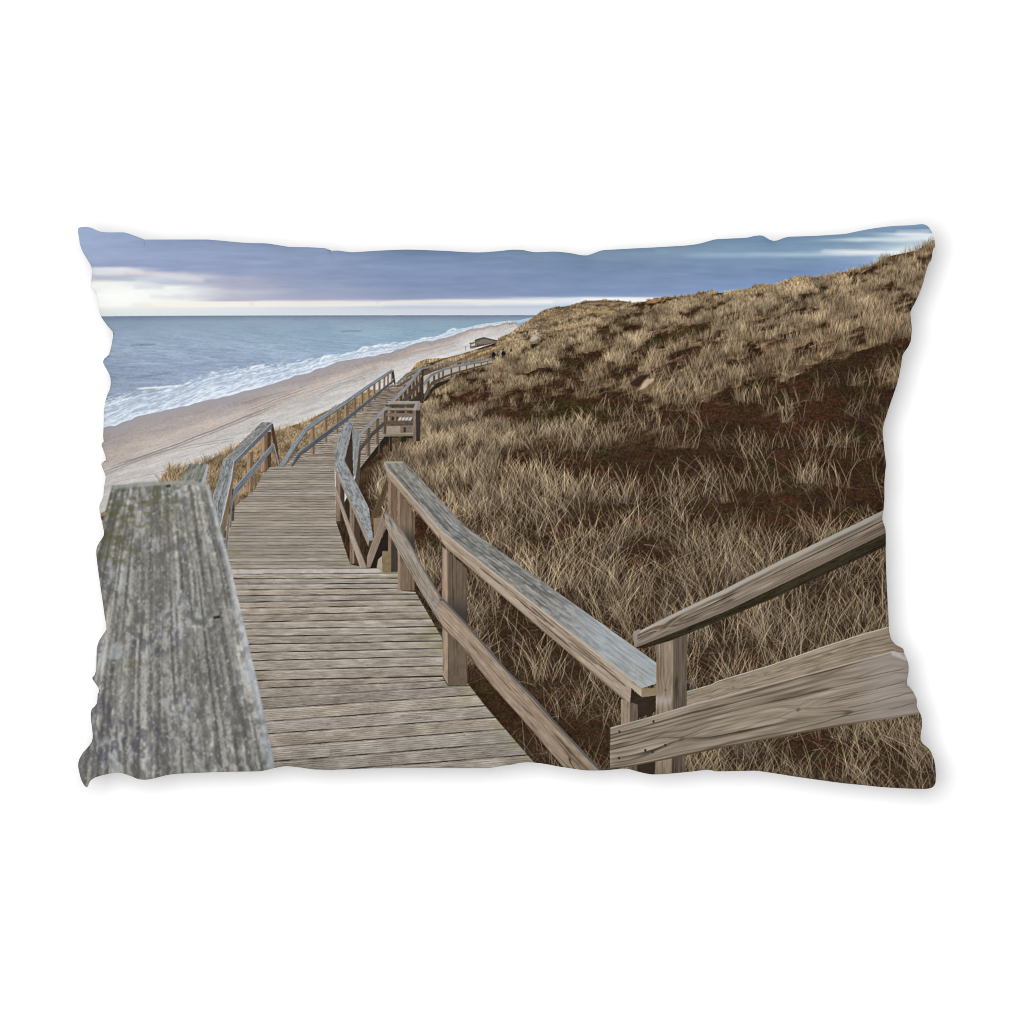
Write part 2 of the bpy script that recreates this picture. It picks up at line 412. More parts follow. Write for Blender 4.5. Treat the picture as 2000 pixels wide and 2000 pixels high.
    for tl, pts, w, a in (('E', ((390, 447), (650, 362), (900, 282), (1200, 165), (1500, 42), (1700, -40)), 1.8, .55), ('E', ((390, 472), (700, 348), (950, 262), (1230, 158), (1530, 36), (1760, -60)), 1.5, .45),
                          ('E', ((560, 400), (850, 312), (1100, 262), (1400, 212)), 1.3, .4), ('A', ((1500, 1555), (1700, 1470), (1932, 1390)), 1.6, .4), ('A', ((1480, 1535), (1932, 1365)), 1.2, .3),
                          ('E', ((420, 560), (700, 500), (950, 440)), 1.2, .25), ('B', ((0, 1420), (200, 1350), (420, 1270), (560, 1235)), 1.2, .3), ('B', ((80, 1440), (330, 1330), (520, 1262)), 1.2, .3),
                          ('B', ((360, 1340), (400, 1300), (440, 1310), (410, 1345)), 1.0, .35), ('B', ((300, 1360), (350, 1325), (380, 1345)), 1.0, .3), ('B', ((600, 1170), (800, 1120), (1000, 1075), (1150, 1040)), 1.2, .25),
                          ('B', ((560, 1135), (650, 1120), (760, 1092)), 1.2, .3), ('A', ((1450, 1500), (1600, 1450), (1800, 1410)), 2.4, .25)):
        line(T(tl, *pts), tr, w + .3, min(1, a * 1.05))
        line([(px_ + 3, py_ + 4) for px_, py_ in T(tl, *pts)], tr, w, a * .7)
        line([(px_ - 6, py_ - 3) for px_, py_ in T(tl, *pts)], (176, 166, 160), w, a * .7)

# ---------------------------------------------------------------- dunes
SKY = T('B', (1715, 852), (1740, 835), (1760, 820), (1800, 800), (1870, 780)) + \
      T('C', (420, 775), (480, 755), (540, 735), (600, 730), (680, 727), (800, 728), (860, 735), (920, 742), (1000, 735), (1080, 708), (1200, 700), (1350, 690), (1400, 670), (1480, 655), (1530, 660), (1560, 670)) + \
      T('D', (100, 660), (200, 652), (260, 632), (270, 612), (330, 612), (420, 614), (500, 586), (580, 556), (680, 552), (760, 556), (880, 526), (1000, 500), (1150, 470), (1250, 408), (1330, 382), (1420, 365), (1500, 345), (1580, 305), (1640, 262), (1700, 240), (1850, 200))
_sk = np.array(SKY)
def skyline(x): return np.interp(x, _sk[:, 0], _sk[:, 1])

def ell(x, y, cx, cy, rx, ry, rot=0):
    a = math.radians(rot); c, s = math.cos(a), math.sin(a)
    dx, dy = x + CX - cx, y + CY - cy
    q = np.sqrt(((dx * c + dy * s) / rx) ** 2 + ((-dx * s + dy * c) / ry) ** 2)
    return 1 - smooth(0.55, 1.25, q)

DARK = [  # dark heather between the grass, plus painted shade near the boardwalk: x, y, half width, half height, turn, strength
    (1129, 703, 55, 15, -8, .9), (1080, 728, 70, 12, -6, .7), (1311, 659, 66, 15, -16, .95), (1205, 656, 40, 11, -20, .8), (1250, 690, 30, 16, -20, .6), (1215, 726, 42, 15, -10, .85),
    (1340, 703, 52, 9, -32, .75), (1130, 800, 150, 28, -3, .85), (1040, 815, 60, 22, 0, .7), (935, 729, 24, 7, -8, .8), (936, 745, 22, 7, -8, .7), (905, 786, 62, 12, -14, .8), (1027, 775, 60, 16, -8, .6),
    (1602, 563, 20, 11, 0, .85), (1664, 542, 10, 9, 0, .8), (1478, 576, 24, 4, -3, .8), (1572, 578, 16, 6, -15, .7), (1585, 608, 22, 5, -18, .6), (1700, 530, 30, 5, -14, .7), (1560, 685, 22, 10, -8, .75), (1595, 685, 10, 6, 0, .6), (1500, 640, 26, 6, -25, .5),
    (1620, 738, 110, 30, -14, 1.0), (1720, 700, 90, 24, -22, 1.0), (1500, 770, 110, 30, -10, .95), (1660, 800, 130, 50, -6, .95), (1400, 812, 130, 22, -4, .8), (1460, 850, 160, 26, 0, .8),
    (1150, 905, 130, 26, 2, .85), (1330, 905, 130, 26, 2, .8), (1010, 900, 50, 14, 0, .6), (1230, 935, 130, 20, 0, .7), (1620, 900, 120, 34, 0, .8), (1560, 1010, 170, 40, 0, .85), (1690, 960, 60, 40, 0, .8),
    (1390, 1010, 60, 26, 0, .65), (1170, 1050, 26, 14, 0, .75), (1245, 1085, 44, 18, 0, .8), (1060, 1100, 30, 16, 0, .75), (1085, 1110, 50, 18, 10, .7), (840, 1060, 42, 44, 0, .9), (905, 1150, 36, 80, 10, .6), (1640, 1470, 130, 34, 4, .9),
    (1000, 1250, 60, 60, 40, .6), (1090, 1400, 80, 60, 0, .7), (1380, 1310, 40, 30, 0, .6), (1420, 1210, 30, 18, 0, .6), (1255, 690, 20, 8, -20, .5), (960, 1380, 60, 60, 45, .8), (1130, 1480, 40, 30, 0, .8), (735, 860, 30, 20, 0, .8),
    (1390, 655, 26, 9, -25, .6), (1470, 690, 18, 16, -40, .55), (1440, 715, 40, 10, -20, .7), (1110, 645, 50, 6, -14, .55), (1180, 640, 30, 5, -18, .5)]

def cover(x, y):
    """how much of the ground is covered with straw-coloured grass"""
    d = np.zeros_like(x)
    wx = x + 44 * (fbm(x / 26, y / 12, 201, 5) - 0.5); wy = y + 26 * (fbm(x / 22, y / 10, 203, 5) - 0.5)
    for cx, cy, rx, ry, rot, s in DARK:
        d = np.maximum(d, s * ell(wx, wy, cx, cy, rx, ry, rot))
    yd = y + 0.30 * x
    n = fbm(x / 70, yd / 14, 205, 5)
    px, py = x + CX, y + CY
    b = 0.62 - 0.24 * smooth(1000, 1250, px) * smooth(760, 860, py) * smooth(1150, 1060, py) + 0.16 * smooth(1150, 1050, px) * smooth(720, 640, py)
    b = b + 0.10 * smooth(1000, 900, px) * smooth(780, 860, py)
    n2 = fbm(x / 26, yd / 8, 207, 4)
    k = np.clip(b - 0.95 * d + (n - 0.5) * 1.5 + (n2 - 0.5) * 1.5 * smooth(860, 760, py), 0.02, 1)
    return k

def paint_dunes():
    pts = SKY + [(CW, CH), (T('F', (200, 0))[0][0], CH)] + T('F', (200, 900)) + T('B', (620, 1500), (760, 1290), (830, 1195), (900, 1168), (1050, 1160), (1150, 1135), (1290, 1090), (1440, 1040), (1440, 1010), (1530, 975), (1600, 920), (1690, 868))
    box, cov = poly_cov(pts)
    x0, y0, x1, y1 = box
    x, y = XX[y0:y1, x0:x1], YY[y0:y1, x0:x1]
    k = cover(x, y)
    px, py = x + CX, y + CY
    near = smooth(700, 1000, py)
    hue = fbm(x / 70, y / 26, 211, 3)
    hue2 = fbm(x / 40, y / 16, 213, 3)
    heath = mix(np.zeros(x.shape + (3,)) + col(54, 39, 28), np.zeros(x.shape + (3,)) + col(64, 42, 30), smooth(.45, .7, hue))
    heath = mix(heath, col(56, 50, 29), smooth(.52, .72, hue2) * 0.6)
    heath = mix(heath, col(54, 48, 26), np.maximum(ell(x, y, 1110, 805, 110, 24), ell(x, y, 1311, 659, 60, 12, -16)) * 0.7)
    heath = heath * (0.55 + 0.9 * fbm(x / 3.2, y / 2.4, 215, 3))[..., None]
    straw = mix(np.zeros(x.shape + (3,)) + col(134, 111, 84), np.zeros(x.shape + (3,)) + col(96, 74, 55), smooth(.4, .6, hue2))
    straw = mix(straw, col(58, 46, 35), near * 0.92)
    sandy = smooth(.56, .72, fbm((x + y) / 40, (y + .4 * x) / 9, 225, 4)) * smooth(820, 760, py) * smooth(1150, 1300, px)
    straw = mix(straw, col(146, 124, 98), sandy * .8)
    far = smooth(12, -12, py - (682 - (px - 1000) * 0.30))
    straw = mix(straw, col(164, 143, 111), far)
    straw = straw * (0.50 + 0.95 * fbm(x / 1.7, y / 6.0, 217, 4))[..., None]
    base = mix(heath, straw, smooth(0.15, 0.75, k + .25 * (fbm(x / 5, y / 4, 227, 3) - .5)))
    # ridges of the far dunes
    rd = fbm(x / 44, (y + 0.34 * x) / 7, 219, 4)
    base = mix(base, col(92, 74, 52), smooth(.54, .64, rd) * np.maximum(smooth(1500, 1100, px) * smooth(720, 640, py) * 0.5, far * .6))
    put(box, cov, base)
    # far details: bare sand, paths, dark crests
    poly(T('C', (165, 870), (215, 815), (300, 790), (420, 800), (520, 780), (620, 790), (560, 830), (400, 850), (250, 900)), (150, 124, 92), 14, 3, 4, 2)
    poly(T('C', (190, 835), (260, 797), (420, 778), (540, 738), (690, 728), (860, 736), (900, 746), (760, 752), (560, 760), (420, 792), (300, 800)), (112, 90, 62), 14, 4, 4, 1)
    poly(T('C', (600, 812), (690, 762), (800, 808), (780, 836), (640, 830)), (160, 138, 100), 12, 5, 4, 2)
    poly(T('C', (1000, 735), (1080, 712), (1140, 714), (1080, 745), (1010, 748)), (176, 136, 100), 6, 6, 4, 1)
    poly(T('C', (170, 880), (230, 855), (280, 885), (240, 895)), (96, 78, 58), 8, 7, 4, 1)
    poly(T('C', (250, 930), (340, 880), (460, 862), (440, 890), (330, 925), (260, 945)), (98, 80, 56), 10, 8, 4, 2)
    poly(T('C', (130, 1030), (165, 950), (240, 940), (200, 990), (190, 1050), (130, 1055)), (178, 166, 150), 8, 9, 4, 1)
    poly(T('C', (60, 965), (120, 958), (130, 1010), (70, 1000)), (88, 72, 54), 8, 10, 4, 1)
    poly(T('C', (60, 962), (120, 955), (120, 968), (60, 975)), (60, 50, 42), 4, 10, 4)
    poly(T('C', (170, 1030), (340, 985), (520, 985), (500, 1000), (330, 1000), (210, 1030)), (84, 68, 48), 8, 10, 4, 1)
    poly(T('C', (480, 1055), (620, 985), (800, 915), (790, 930), (620, 1010), (490, 1065)), (70, 54, 38), 8, 11, 4, 1)
    for pts, a in ((((190, 838), (250, 800), (330, 782), (420, 776), (480, 756), (560, 736), (700, 729), (860, 738)), .8), (((470, 775), (560, 788), (650, 790)), .6), (((240, 870), (330, 830), (420, 806), (560, 800)), .4), (((590, 815), (640, 790), (690, 762)), .35),
                   (((690, 762), (760, 790), (810, 812)), .6), (((260, 945), (340, 900), (460, 865), (560, 850)), .6), (((300, 985), (420, 970), (560, 930), (700, 880)), .5), (((880, 770), (960, 750), (1080, 722), (1200, 706)), .5), (((200, 1030), (330, 995), (520, 985)), .7),
                   (((420, 905), (520, 880), (640, 840), (800, 838)), .35), (((120, 960), (60, 966)), .7), (((1380, 690), (1460, 664), (1540, 668)), .5), (((820, 850), (960, 800), (1100, 770), (1280, 765)), .45)):
        line(T('C', *pts), (82, 64, 44), 1.8, a, 1)
    for pts in (((560, 745), (700, 748), (840, 742)), ((300, 800), (420, 790), (540, 800)), ((320, 950), (460, 920), (620, 880)), ((620, 836), (780, 836)), ((1040, 722), (1120, 716)), ((700, 775), (640, 805))):
        line(T('C', *pts), (190, 164, 124), 2.4, .5, 1)
    poly(T('C', (0, 1080), (60, 1020), (120, 1050), (60, 1110), (0, 1120)), (165, 142, 104), 14, 12, 4, 2)
    poly(T('C', (940, 1240), (1010, 1205), (1070, 1215), (1040, 1245), (960, 1265)), (150, 126, 104), 8, 13, 4, 1)
    poly(T('C', (790, 1385), (880, 1330), (900, 1355), (850, 1395)), (148, 128, 104), 8, 14, 4, 1)

def blades(n_t, x, y, L, rgbs, rnd, spread=0.45, per=(14, 26), alpha=1.0, dark=0.35, lean=None, curl=0.5, wide=0.13):
    """tufts of grass: sorted from far to near and laid over the canvas band by band"""
    o = np.argsort(y); x, y, L = x[o], y[o], L[o]
    lean = np.zeros(len(x)) if lean is None else lean[o]
    nb = max(1, min(160, len(x) // 12))
    for idx in np.array_split(np.arange(len(x)), nb):
        if len(idx) == 0: continue
        cnt = rnd.integers(per[0], per[1], len(idx))
        K = int(np.clip(L[idx].max() * 1.7, 18, 190))
        ti = np.repeat(idx, cnt); m = len(ti)
        l = L[ti] * (0.25 + 0.9 * rnd.random(m) ** 0.8)
        bx = x[ti] + rnd.normal(0, wide, m) * L[ti]; by = y[ti] + rnd.normal(0, 0.05, m) * L[ti]
        a = rnd.normal(0, spread, m) + lean[ti]
        cv = rnd.normal(0, curl, m) * 0.5 + np.sign(a) * 0.12
        t = np.linspace(0, 1, K)[None, :]
        X = bx[:, None] + l[:, None] * (np.sin(a)[:, None] * t + cv[:, None] * t * t)
        Y = by[:, None] - l[:, None] * (np.cos(a)[:, None] * t - 0.35 * np.abs(cv)[:, None] * t * t)
        isd = rnd.random(m) < dark  # dark strands painted as shadow between the pale blades
        pick = rnd.integers(0, len(rgbs), m)
        tone = 0.64 + 0.80 * fbm(x[idx] / 46, y[idx] / 22, 333, 3)           # paler and duller clumps
        cc = np.array(rgbs, np.float32)[pick] * (rnd.uniform(0.68, 1.12, m) * np.repeat(tone, cnt))[:, None].astype(np.float32)
        for dk in (True, False):
            s = isd if dk else ~isd
            if not s.any(): continue
            Xs, Ys, ls = X[s], Y[s], l[s]
            w = (alpha * (ls / K)[:, None] * (1.12 - 0.8 * t) * np.clip(ls / 30, 0.55, 1.25)[:, None])
            shade = np.clip(0.62 + 0.5 * t, 0, 1.06)
            c3 = (np.array([42, 32, 24], np.float32)[None, None, :] * np.ones(Xs.shape + (1,), np.float32)) if dk else cc[s][:, None, :] * shade[..., None]
            x0, y0 = max(int(Xs.min()) - 1, 0), max(int(Ys.min()) - 1, 0)
            x1, y1 = min(int(Xs.max()) + 3, CW), min(int(Ys.max()) + 3, CH)
            if x1 - x0 < 2 or y1 - y0 < 2: continue
            w_, h_ = x1 - x0, y1 - y0
            fx, fy = Xs - x0, Ys - y0
            ix, iy = np.floor(fx).astype(int), np.floor(fy).astype(int)
            fx, fy = fx - ix, fy - iy
            acc = np.zeros((4, h_ * w_))
            for ddx, ddy, ww in ((0, 0, (1 - fx) * (1 - fy)), (1, 0, fx * (1 - fy)), (0, 1, (1 - fx) * fy), (1, 1, fx * fy)):
                jx, jy = ix + ddx, iy + ddy
                ok = (jx >= 0) & (jy >= 0) & (jx < w_) & (jy < h_)
                f = (jy * w_ + jx)[ok]; wt = (ww * w)[ok]
                acc[3] += np.bincount(f, wt, h_ * w_)
                for q in range(3): acc[q] += np.bincount(f, wt * c3[..., q][ok], h_ * w_)
            wsum = acc[3]
            rgb = (acc[:3] / np.maximum(wsum, 1e-6)).T.reshape(h_, w_, 3)
            put((x0, y0, x1, y1), (1 - np.exp(-1.5 * wsum)).reshape(h_, w_).astype(np.float32) * (0.75 if dk else 1.0), rgb.astype(np.float32))

STRAW = [(210, 186, 146), (196, 171, 134), (178, 154, 122), (222, 200, 162), (156, 133, 105), (202, 181, 151), (184, 161, 131)]
GREYS = [(188, 169, 144), (162, 143, 121), (206, 186, 157), (138, 119, 98), (216, 198, 170), (116, 98, 80), (198, 175, 140)]

def blade_len(x, y):
    d = np.maximum(y - skyline(x), 0)
    L = 6 + d * 0.165
    L = np.minimum(L, 92 + 0.02 * d)
    px = x + CX
    L = np.maximum(L, 6 + 12 * smooth(1560, 1800, px))
    return 0.80 * L * (0.52 + 0.48 * smooth(1000, 1400, px + d * 0.6))

def paint_grass():
    rnd = np.random.default_rng(11)
    n = 260000
    x = rnd.uniform(500, CW + 20, n); y = rnd.uniform(20, CH + 90, n)
    L = blade_len(x, y)
    ok = y > skyline(x) - 1
    # only on the landward side of the walk
    edge = np.array(T('B', (1715, 852), (1440, 1060), (1400, 1190), (1000, 1310), (900, 1420), (860, 1560), (850, 1800)) + T('F', (640, 330), (520, 560), (560, 900), (700, 1100), (860, 1330), (1030, 1700)) + T('J', (1210, 900), (1700, 1500), (1900, 1800)))
    ok &= x > np.interp(y, edge[:, 1], edge[:, 0]) - 2
    k = cover(x.astype(np.float32), y.astype(np.float32))
    p = 1.0 / (L * L * 0.085) * (0.07 + 1.0 * smooth(0.20, 0.80, k)) * (0.62 + 0.38 * smooth(720, 860, y + CY)) * (1 - 0.80 * smooth(12, -12, y + CY - (682 - (x + CX - 1000) * 0.30))) / (n / (CW - 480) / (CH + 70))
    ok &= rnd.random(n) < p
    x, y, L = x[ok], y[ok], L[ok]
    # heather twigs and moss on the bare patches
    m = 9000
    tx = rnd.uniform(560, CW, m); ty = rnd.uniform(240, CH, m)
    keep = (ty > skyline(tx) + 70) & (tx > np.interp(ty, edge[:, 1], edge[:, 0]) + 2)
    tx, ty = tx[keep], ty[keep]
    blades(len(tx), tx, ty, blade_len(tx, ty) * 0.20 + 3, [(92, 68, 50), (78, 66, 40), (112, 92, 70), (70, 48, 36), (86, 78, 50), (128, 110, 90)], rnd, spread=1.1, per=(4, 8), alpha=.42, dark=.3, curl=.9, wide=.6)
    # short under-growth first, then the tufts
    for lo, hi in ((0, 160), (160, 260), (260, 380), (380, 560), (560, 700), (700, 900), (900, 1300)):
        s = (y >= lo) & (y < hi)
        if not s.any(): continue
        py = (lo + hi) / 2 + CY
        nearness = min(1, max(0, (py - 640) / 400))
        m = s & (rnd.random(len(x)) < 0.9)
        pal = STRAW if nearness < 0.5 else STRAW + GREYS
        # tangled low litter
        mm = int(s.sum() * (0.8 + 1.5 * nearness))
        xi = rnd.choice(np.nonzero(s)[0], mm)
        blades(mm, x[xi] + rnd.normal(0, 0.35, mm) * L[xi], y[xi] + rnd.normal(0, 0.12, mm) * L[xi], L[xi] * 0.55, [tuple(np.array(c) * 0.76) for c in pal], rnd, spread=0.45 + 0.7 * nearness, per=(5, 10), alpha=0.36 + 0.2 * nearness, dark=0.45, curl=0.4 + 0.5 * nearness)
        ln = rnd.normal(0.0, 0.16, len(x)) - 0.12 * smooth(1250, 1500, y + CY) * smooth(1350, 1600, x + CX)
        blades(m.sum(), x[m], y[m], L[m], pal, rnd, spread=0.09 + 0.20 * nearness, per=(10, 22), alpha=0.60, dark=0.24, lean=ln[m] * (0.5 + 0.5 * nearness), curl=0.10 + 0.30 * nearness, wide=0.34 - 0.08 * nearness)

# ---------------------------------------------------------------- far things
def paint_far():
    # beach house on stilts
    poly(T('B', (1228, 1088), (1232, 1048), (1270, 1038), (1270, 1020), (1330, 1004), (1345, 1004), (1352, 1012), (1440, 1030), (1440, 1042), (1330, 1070), (1240, 1092)), (122, 112, 102), 12, 4, 3)
    poly(T('B', (1262, 1030), (1330, 1004), (1440, 1028), (1430, 1036), (1330, 1016), (1270, 1040)), (84, 80, 80), 6, 5, 3)
    poly(T('B', (1240, 1060), (1268, 1050), (1268, 1066), (1240, 1076)), (190, 186, 182), 8, 5, 2)
    for i in range(7):
        poly(T('B', (1285 + i * 15, 1058 - i * 1), (1292 + i * 15, 1057 - i), (1292 + i * 15, 1074 - i * 3), (1285 + i * 15, 1076 - i * 3)), (52, 50, 50), 4, 6, 3)
    poly(T('B', (1225, 1050), (1240, 1046), (1240, 1052), (1225, 1056)), (70, 64, 60), 2)
    line(T('B', (1225, 1075), (1300, 1070), (1440, 1038)), (74, 68, 62), 1.2, .8)
    for xx in (1175, 1195, 1218):
        line(T('B', (xx, 1066 if xx < 1210 else 1012), (xx + 1, 1105 if xx < 1210 else 1036)), (210, 206, 204) if xx != 1195 else (120, 110, 104), 1.2, .8)
    poly(T('B', (1160, 1072), (1190, 1068), (1190, 1080), (1162, 1084)), (196, 196, 192), 4)
    for xx, yy in ((1525, 905), (1575, 905), (1545, 898), (1430, 920), (1508, 890)):
        line(T('B', (xx, yy - 8), (xx, yy + 8)), (120, 104, 96), 1.0, .7)

def paint_walkers():
    # two people in dark coats far down the walk
    for cx, top, cap in ((1408, 1102, (140, 62, 48)), (1480, 1094, (60, 54, 54))):
        poly(T('B', (cx - 10, top + 20), (cx - 4, top + 15), (cx + 8, top + 16), (cx + 16, top + 28), (cx + 15, top + 44), (cx + 9, top + 47), (cx - 10, top + 46), (cx - 15, top + 36)), (36, 36, 42), 3, 3, 3)
        poly(T('B', (cx - 10, top + 44), (cx - 2, top + 45), (cx - 4, top + 68), (cx - 10, top + 68)), (30, 30, 34), 2)
        poly(T('B', (cx + 1, top + 45), (cx + 9, top + 45), (cx + 8, top + 66), (cx + 2, top + 66)), (30, 30, 34), 2)
        poly(T('B', (cx - 6, top + 6), (cx - 3, top - 1), (cx + 4, top - 1), (cx + 6, top + 6), (cx + 4, top + 14), (cx - 4, top + 14)), (126, 96, 80), 3)
        poly(T('B', (cx - 7, top + 7), (cx - 4, top - 3), (cx + 4, top - 3), (cx + 7, top + 5)), cap, 3)
    poly(T('B', (1530, 1095), (1545, 1090), (1548, 1112), (1532, 1115)), (70, 62, 54), 4)

# ---------------------------------------------------------------- boardwalk
def deck(pts, gaps, x_ref, seed, base, ridges=7, gapw=2.2, gapc=(58, 46, 40), amp=1.0, green=None):
    """grooved planks across the walk; gaps = (y at x_ref, slope) in photograph pixels"""
    r = poly_cov(pts)
    if r is None: return
    box, cov = r
    x0, y0, x1, y1 = box
    g0 = np.array([g[0] for g in gaps]) - CY; gm = np.array([g[1] for g in gaps])
    f = np.zeros((y1 - y0, x1 - x0)); hgt = np.zeros_like(f)
    yy = np.arange(y0, y1) + 0.5
    for i in range(x1 - x0):
        gx = g0 + gm * (x0 + i + CX - x_ref)
        gx = gx + 0.7 * (vnoise(np.full(len(gx), (x0 + i) / 60.0), np.arange(len(gx)) * 3.1, seed + 3) - 0.5)
        f[:, i] = np.interp(yy, gx, np.arange(len(gx)))
        hgt[:, i] = np.interp(yy, gx[:-1], np.diff(gx))
    pid = np.floor(f); fr = f - pid
    x, y = XX[y0:y1, x0:x1], YY[y0:y1, x0:x1]
    rnd1 = hash2(pid + 3, pid * 0 + 1, seed); rnd2 = hash2(pid + 9, pid * 0 + 5, seed + 1)
    c = np.zeros(x.shape + (3,)) + col(*base)
    c = c * (0.93 + 0.14 * rnd1)[..., None]
    c += ((rnd2 - 0.5) * 5)[..., None] * col(1, 0.4, -0.4)
    patch = fbm(x / 36 + pid * 7.7, pid * 1.9 + fr, seed + 7, 4)
    c += ((patch - 0.5) * 62 * amp)[..., None]
    if ridges:
        rv = np.sin(2 * np.pi * (fr * ridges + 0.1))
        rn = fbm(x / 22, f * ridges, seed + 11, 3)
        c += ((np.minimum(rv, 0.3) * 26 + 6) * amp * (0.25 + 1.4 * rn) * smooth(5, 16, hgt))[..., None]
    streak = fbm(x / 16, f * 17, seed + 15, 3) - 0.5
    c += (streak * 66 * amp)[..., None]
    spk = smooth(0.70, 0.86, fbm(x / 4.2, f * 9, seed + 21, 3)) * smooth(0.4, 0.6, fbm(x / 50, f, seed + 23, 2))
    c = mix(c, col(84, 72, 64), spk * 0.55 * amp)
    if green is not None:
        gm_ = green(x + CX, y + CY) * smooth(.35, .65, fbm(x / 30, y / 9, seed + 31, 3))
        c = mix(c, col(132, 130, 96), gm_ * 0.6)
    dg = np.minimum(fr, 1 - fr) * hgt
    k = (1 - smooth(gapw * 0.32, gapw * 0.75, dg)) * (0.35 + 0.65 * smooth(.2, .7, vnoise(x / 38, np.round(f) * 3, seed + 41)))
    c = mix(c, col(*gapc), k)
    lit = smooth(0.0, 2.5, fr * hgt - gapw * .5) * (1 - smooth(2.5, 5, fr * hgt - gapw * .5)) * smooth(5, 10, hgt)
    c += (lit * 12)[..., None]
    put(box, cov, c)

def y_j(v): return 1100 + v / ZS

def paint_left_grass():
    pts = T('E', (360, 830), (380, 780), (830, 545), (850, 490), (900, 462), (1000, 462), (1150, 405), (1300, 335), (1420, 285), (1500, 235), (1700, 165)) + T('B', (0, 1635), (130, 1572), (230, 1520), (330, 1475), (480, 1400), (560, 1400), (300, 1932)) + T('E', (1700, 700), (1300, 1050), (1100, 1000))
    box, cov = poly_cov(pts)
    x0, y0, x1, y1 = box
    x, y = XX[y0:y1, x0:x1], YY[y0:y1, x0:x1]
    n = fbm(x / 18, y / 10, 301, 4)
    c = mix(np.zeros(x.shape + (3,)) + col(160, 138, 106), np.zeros(x.shape + (3,)) + col(102, 82, 60), smooth(.48, .66, n))
    c = c * (0.78 + 0.44 * fbm(x / 2, y / 5, 303, 3))[..., None]
    put(box, cov, c)
    rnd = np.random.default_rng(5)
    top = np.array(T('E', (830, 545), (900, 462), (1000, 462), (1150, 405), (1300, 335), (1420, 285), (1500, 235), (1700, 165)) + T('B', (0, 1635), (130, 1572), (230, 1520), (330, 1475), (480, 1400)))
    n = 2600
    x = rnd.uniform(top[0, 0], top[-1, 0], n); y0 = np.interp(x, top[:, 0], top[:, 1])
    y = y0 + 3 + rnd.uniform(0, 1, n) ** 1.3 * np.interp(x, [180, 400, 560, 640], [140, 150, 60, 20])
    L = np.interp(x, [180, 330, 480, 640], [24, 20, 10, 6]) * rnd.uniform(.7, 1.1, n)
    pal = [(206, 182, 144), (192, 168, 132), (174, 150, 116), (216, 194, 158), (154, 130, 100)]
    blades(n, x, y, L, pal, rnd, spread=.4, per=(8, 14), alpha=.6, dark=.28, lean=np.full(n, .15))

